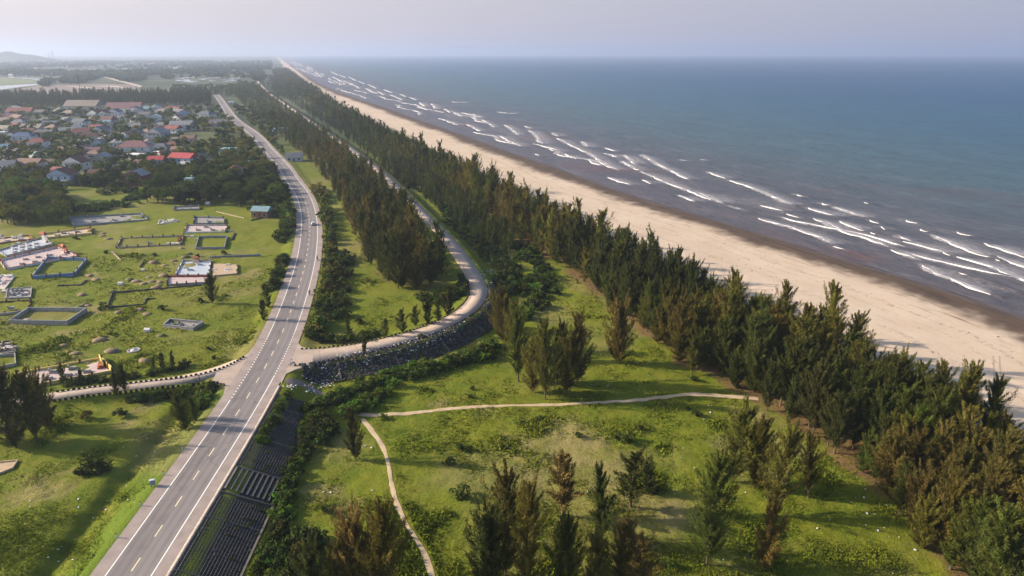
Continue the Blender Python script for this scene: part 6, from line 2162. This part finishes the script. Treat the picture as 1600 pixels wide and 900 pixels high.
def person(label, pose, shirt, trousers, loc, rz, hat):
    if pose == 'ride':      # seated on the saddle, facing +x, arms forward to the bar
        J = {'hip': (-.12, 0, .80), 'belly': (-.08, 0, 1.0), 'chest': (-.02, 0, 1.24), 'neck': (.02, 0, 1.42), 'chin': (.05, 0, 1.52), 'head': (.06, 0, 1.63), 'top': (.05, 0, 1.71),
             'hl': (-.08, .11, .79), 'kl': (.32, .17, .74), 'al': (.20, .17, .36), 'fl': (.36, .17, .32), 'hr': (-.08, -.11, .79), 'kr': (.32, -.17, .74), 'ar': (.20, -.17, .36), 'fr': (.36, -.17, .32),
             'sl': (-.01, .19, 1.37), 'el': (.16, .27, 1.14), 'wl': (.42, .30, 1.05), 'gl': (.50, .30, 1.04), 'sr': (-.01, -.19, 1.37), 'er': (.16, -.27, 1.14), 'wr': (.42, -.30, 1.05), 'gr': (.50, -.30, 1.04)}
    else:                   # standing, weight on one leg
        J = {'hip': (0, 0, .92), 'belly': (.01, 0, 1.08), 'chest': (.02, 0, 1.28), 'neck': (.02, 0, 1.45), 'chin': (.04, 0, 1.53), 'head': (.05, 0, 1.63), 'top': (.04, 0, 1.71),
             'hl': (0, .10, .90), 'kl': (.10, .12, .50), 'al': (.10, .12, .09), 'fl': (.24, .13, .04), 'hr': (0, -.10, .90), 'kr': (-.02, -.11, .50), 'ar': (-.14, -.11, .10), 'fr': (0, -.12, .04),
             'sl': (.01, .19, 1.39), 'el': (-.05, .25, 1.12), 'wl': (.08, .25, .88), 'gl': (.11, .25, .79), 'sr': (.01, -.19, 1.39), 'er': (.06, -.25, 1.12), 'wr': (.22, -.22, .95), 'gr': (.28, -.20, .90)}
    R_ = {'hip': .135, 'belly': .13, 'chest': .15, 'neck': .055, 'chin': .07, 'head': .10, 'top': .075, 'h': .095, 'k': .065, 'a': .045, 'f': .042, 's': .065, 'e': .045, 'w': .033, 'g': .038}
    names = list(J)
    E = [('hip', 'belly'), ('belly', 'chest'), ('chest', 'neck'), ('neck', 'chin'), ('chin', 'head'), ('head', 'top')]
    for s in 'lr':
        E += [('hip', 'h' + s), ('h' + s, 'k' + s), ('k' + s, 'a' + s), ('a' + s, 'f' + s), ('chest', 's' + s), ('s' + s, 'e' + s), ('e' + s, 'w' + s), ('w' + s, 'g' + s)]
    me = skinned([J[k] for k in names], [(names.index(a), names.index(b)) for a, b in E], [R_.get(k, R_.get(k[0])) for k in names], 0)
    me.name = 'person'
    for m in (skin_, shirt, trousers):
        me.materials.append(m)
    hz_ = J['hip'][2] + .04
    for p in me.polygons:
        c = p.center
        arm = abs(c.y) > .2 and c.z > .85 and (pose == 'ride' or c.z < 1.3)
        if c.z > J['neck'][2] + .02 or (c.z < .12 and pose != 'ride') or (arm and c.x > (.34 if pose == 'ride' else .12)):
            p.material_index = 0
        elif c.z > hz_ and not (pose == 'ride' and c.x > .2 and c.z < .9):
            p.material_index = 1
        else:
            p.material_index = 2
        p.use_smooth = True
    o = link(bpy.data.objects.new('person', me))
    o.location = loc
    o.rotation_euler = (0, 0, rz)
    props(o, label, 'person')
    hx_, hzz = J['head'][0], J['head'][2]
    if hat == 'helmet':
        MB().lathe([(.135, -.02), (.15, .03), (.14, .10), (.09, .15), (.02, .17)], 10, (hx_, 0, hzz)).build('helmet', plain('helmet', (.05, .05, .06), .1, 3, .4), o)
    else:
        MB().lathe([(.118, -.02), (.125, .03), (.11, .09), (.06, .12), (.02, .13)], 10, (hx_ - .015, 0, hzz)).build('hair', plain('hair', (.015, .012, .01), .1, 3, .6), o)
    return o


def motorbike(label, loc, rz, col_):
    e = empty('motorbike', label, 'motorbike', loc, rz)
    m = plain('bike_paint_' + col_[0], col_[1], .05, 3, .35)
    MB().add([(-.62, -.11, .62), (-.62, .11, .62), (.0, .12, .48), (.0, -.12, .48), (-.70, -.08, .78), (-.70, .08, .78), (.05, .13, .66), (.05, -.13, .66)], [(0, 1, 2, 3), (7, 6, 5, 4), (0, 4, 5, 1), (1, 5, 6, 2), (2, 6, 7, 3), (3, 7, 4, 0)]).build('tail_fairing', m, e)
    MB().tube([(.02, 0, .50), (.30, 0, .40), (.48, 0, .70), (.46, 0, .95)], [.12, .11, .13, .07], 8).build('leg_shield', m, e)
    MB().box(-.66, .12, -.13, .13, .78, .86, .03).build('seat', tyre_, e)
    MB().tube([(-.05, 0, .38), (.18, 0, .36)], .15, 8).build('engine', CONC['grey'], e)
    for x in (-.60, .66):
        w_ = MB()
        ring = [(x + .26 * math.cos(a), 0, .29 + .26 * math.sin(a)) for a in np.linspace(0, 2 * math.pi, 17)]
        w_.tube(ring, .045, 6)
        wo_ = w_.build('wheel', tyre_, e)
        MB().tube([(x, -.05, .29), (x, .05, .29)], .07, 8).tube([(x - .22, 0, .29), (x + .22, 0, .29)], .015, 4).tube([(x, 0, .07), (x, 0, .51)], .015, 4).build('rim', rim_, wo_)
    MB().tube([(.66, -.07, .29), (.44, -.07, .95)], .025, 6).tube([(.66, .07, .29), (.44, .07, .95)], .025, 6).build('fork', rim_, e)
    MB().tube([(.40, -.36, 1.02), (.48, -.12, 1.0), (.48, .12, 1.0), (.40, .36, 1.02)], .02, 6).build('handlebar', tyre_, e)
    MB().box(.50, .60, -.08, .08, .86, 1.0, .02).build('headlight', pwm, e)
    for s in (-1, 1):
        MB().tube([(.42, s * .30, 1.03), (.40, s * .36, 1.2)], .01, 4).box(.37, .41, s * .36 - .06, s * .36 + .06, 1.18, 1.27).build('mirror', tyre_, e)
    return e


blk, drk, wht, blu, tan2 = plain('cloth_black', (.02, .02, .024), .1, 3), plain('cloth_dark', (.035, .035, .05), .1, 3), plain('cloth_white', (.6, .6, .62), .08, 3), plain('cloth_blue', (.12, .2, .35), .1, 3), plain('cloth_tan', (.3, .24, .18), .1, 3)
for x, y, off, col_, lab, lab2, sh, tr, ad in ((498, 406, 4.4, ('black', (.03, .03, .035)), 'dark motorbike farther up the road shoulder behind the car', 'person in black riding the farther dark motorbike', blk, drk, 0), (485, 461, 4.4, ('maroon', (.09, .03, .03)), 'dark motorbike on the shoulder nearer the junction', 'person in dark clothes riding the nearer dark motorbike', drk, blk, 0)):
    q, hd = heading(x, y, MAINF, off)
    motorbike(lab, (q[0], q[1], .01), hd, col_)
    person(lab2, 'ride', sh, tr, (q[0], q[1], .03), hd, 'helmet')
X, Y = G(457, 571, 0)
motorbike('pale motorbike turning out of the concrete side road', (X, Y, .01), math.radians(205), ('silver', (.45, .47, .5)))
person('person in white top and dark helmet riding the pale motorbike', 'ride', wht, blu, (X, Y, .03), math.radians(205), 'helmet')
X, Y = G(312, 595, -.02)
person('person in dark clothes standing on the cemetery lane', 'stand', drk, blk, (X, Y, 0), math.radians(200), 'hair')
X, Y = G(306, 595, -.02)
# bicycle held by the standing person
bk = empty('bicycle', 'thin dark bicycle beside the person on the cemetery lane', 'bicycle', (X, Y, 0), math.radians(185))
fr_ = MB().tube([(-.45, 0, .33), (-.1, 0, .30), (.32, 0, .75), (-.22, 0, .78), (-.1, 0, .30)], .025, 5).tube([(-.45, 0, .33), (-.22, 0, .78), (-.24, 0, .9)], .022, 5).tube([(.55, 0, .33), (.30, 0, .95)], .022, 5)
fr_.build('frame', drk, bk)
for x in (-.45, .55):
    w_ = MB().tube([(x + .31 * math.cos(a), 0, .33 + .31 * math.sin(a)) for a in np.linspace(0, 2 * math.pi, 19)], .022, 5).build('wheel', tyre_, bk)
    mbs = MB()
    for a in np.linspace(0, math.pi, 6, endpoint=False):
        mbs.tube([(x - .3 * math.cos(a), 0, .33 - .3 * math.sin(a)), (x + .3 * math.cos(a), 0, .33 + .3 * math.sin(a))], .005, 3)
    mbs.build('spokes', rim_, w_)
MB().box(-.36, -.14, -.07, .07, .90, .96, .02).build('saddle', tyre_, bk)
MB().tube([(.22, -.28, 1.0), (.30, -.1, .96), (.30, .1, .96), (.22, .28, 1.0)], .016, 5).build('handlebar', tyre_, bk)
X, Y = G(753, 436, -.05)
pb = empty('marker_post', 'dark roadside post on the outer bend of the side road', 'post', (X + .8, Y, -.1))
MB().box(-.12, .12, -.12, .12, -.4, 1.1, .02).build('shaft', CONC['dark'], pb)
MB().box(-.14, .14, -.14, .14, 1.103, 1.3, .04).build('top', CONC['grey'], pb)
# ------------------------------------------------------------------ render settings
vs = scene.view_settings
vs.view_transform = 'Standard'
vs.look = 'None'
vs.exposure = EXPOSURE
vs.gamma = 1.0
vs.use_curve_mapping = False
scene.render.engine = 'CYCLES'
cy = scene.cycles
cy.use_denoising = True
cy.max_bounces = 5
cy.diffuse_bounces = 2
cy.glossy_bounces = 2
cy.transmission_bounces = 2
cy.transparent_max_bounces = 4
cy.volume_bounces = 1
cy.use_adaptive_sampling = True
cy.caustics_reflective = False
cy.caustics_refractive = False
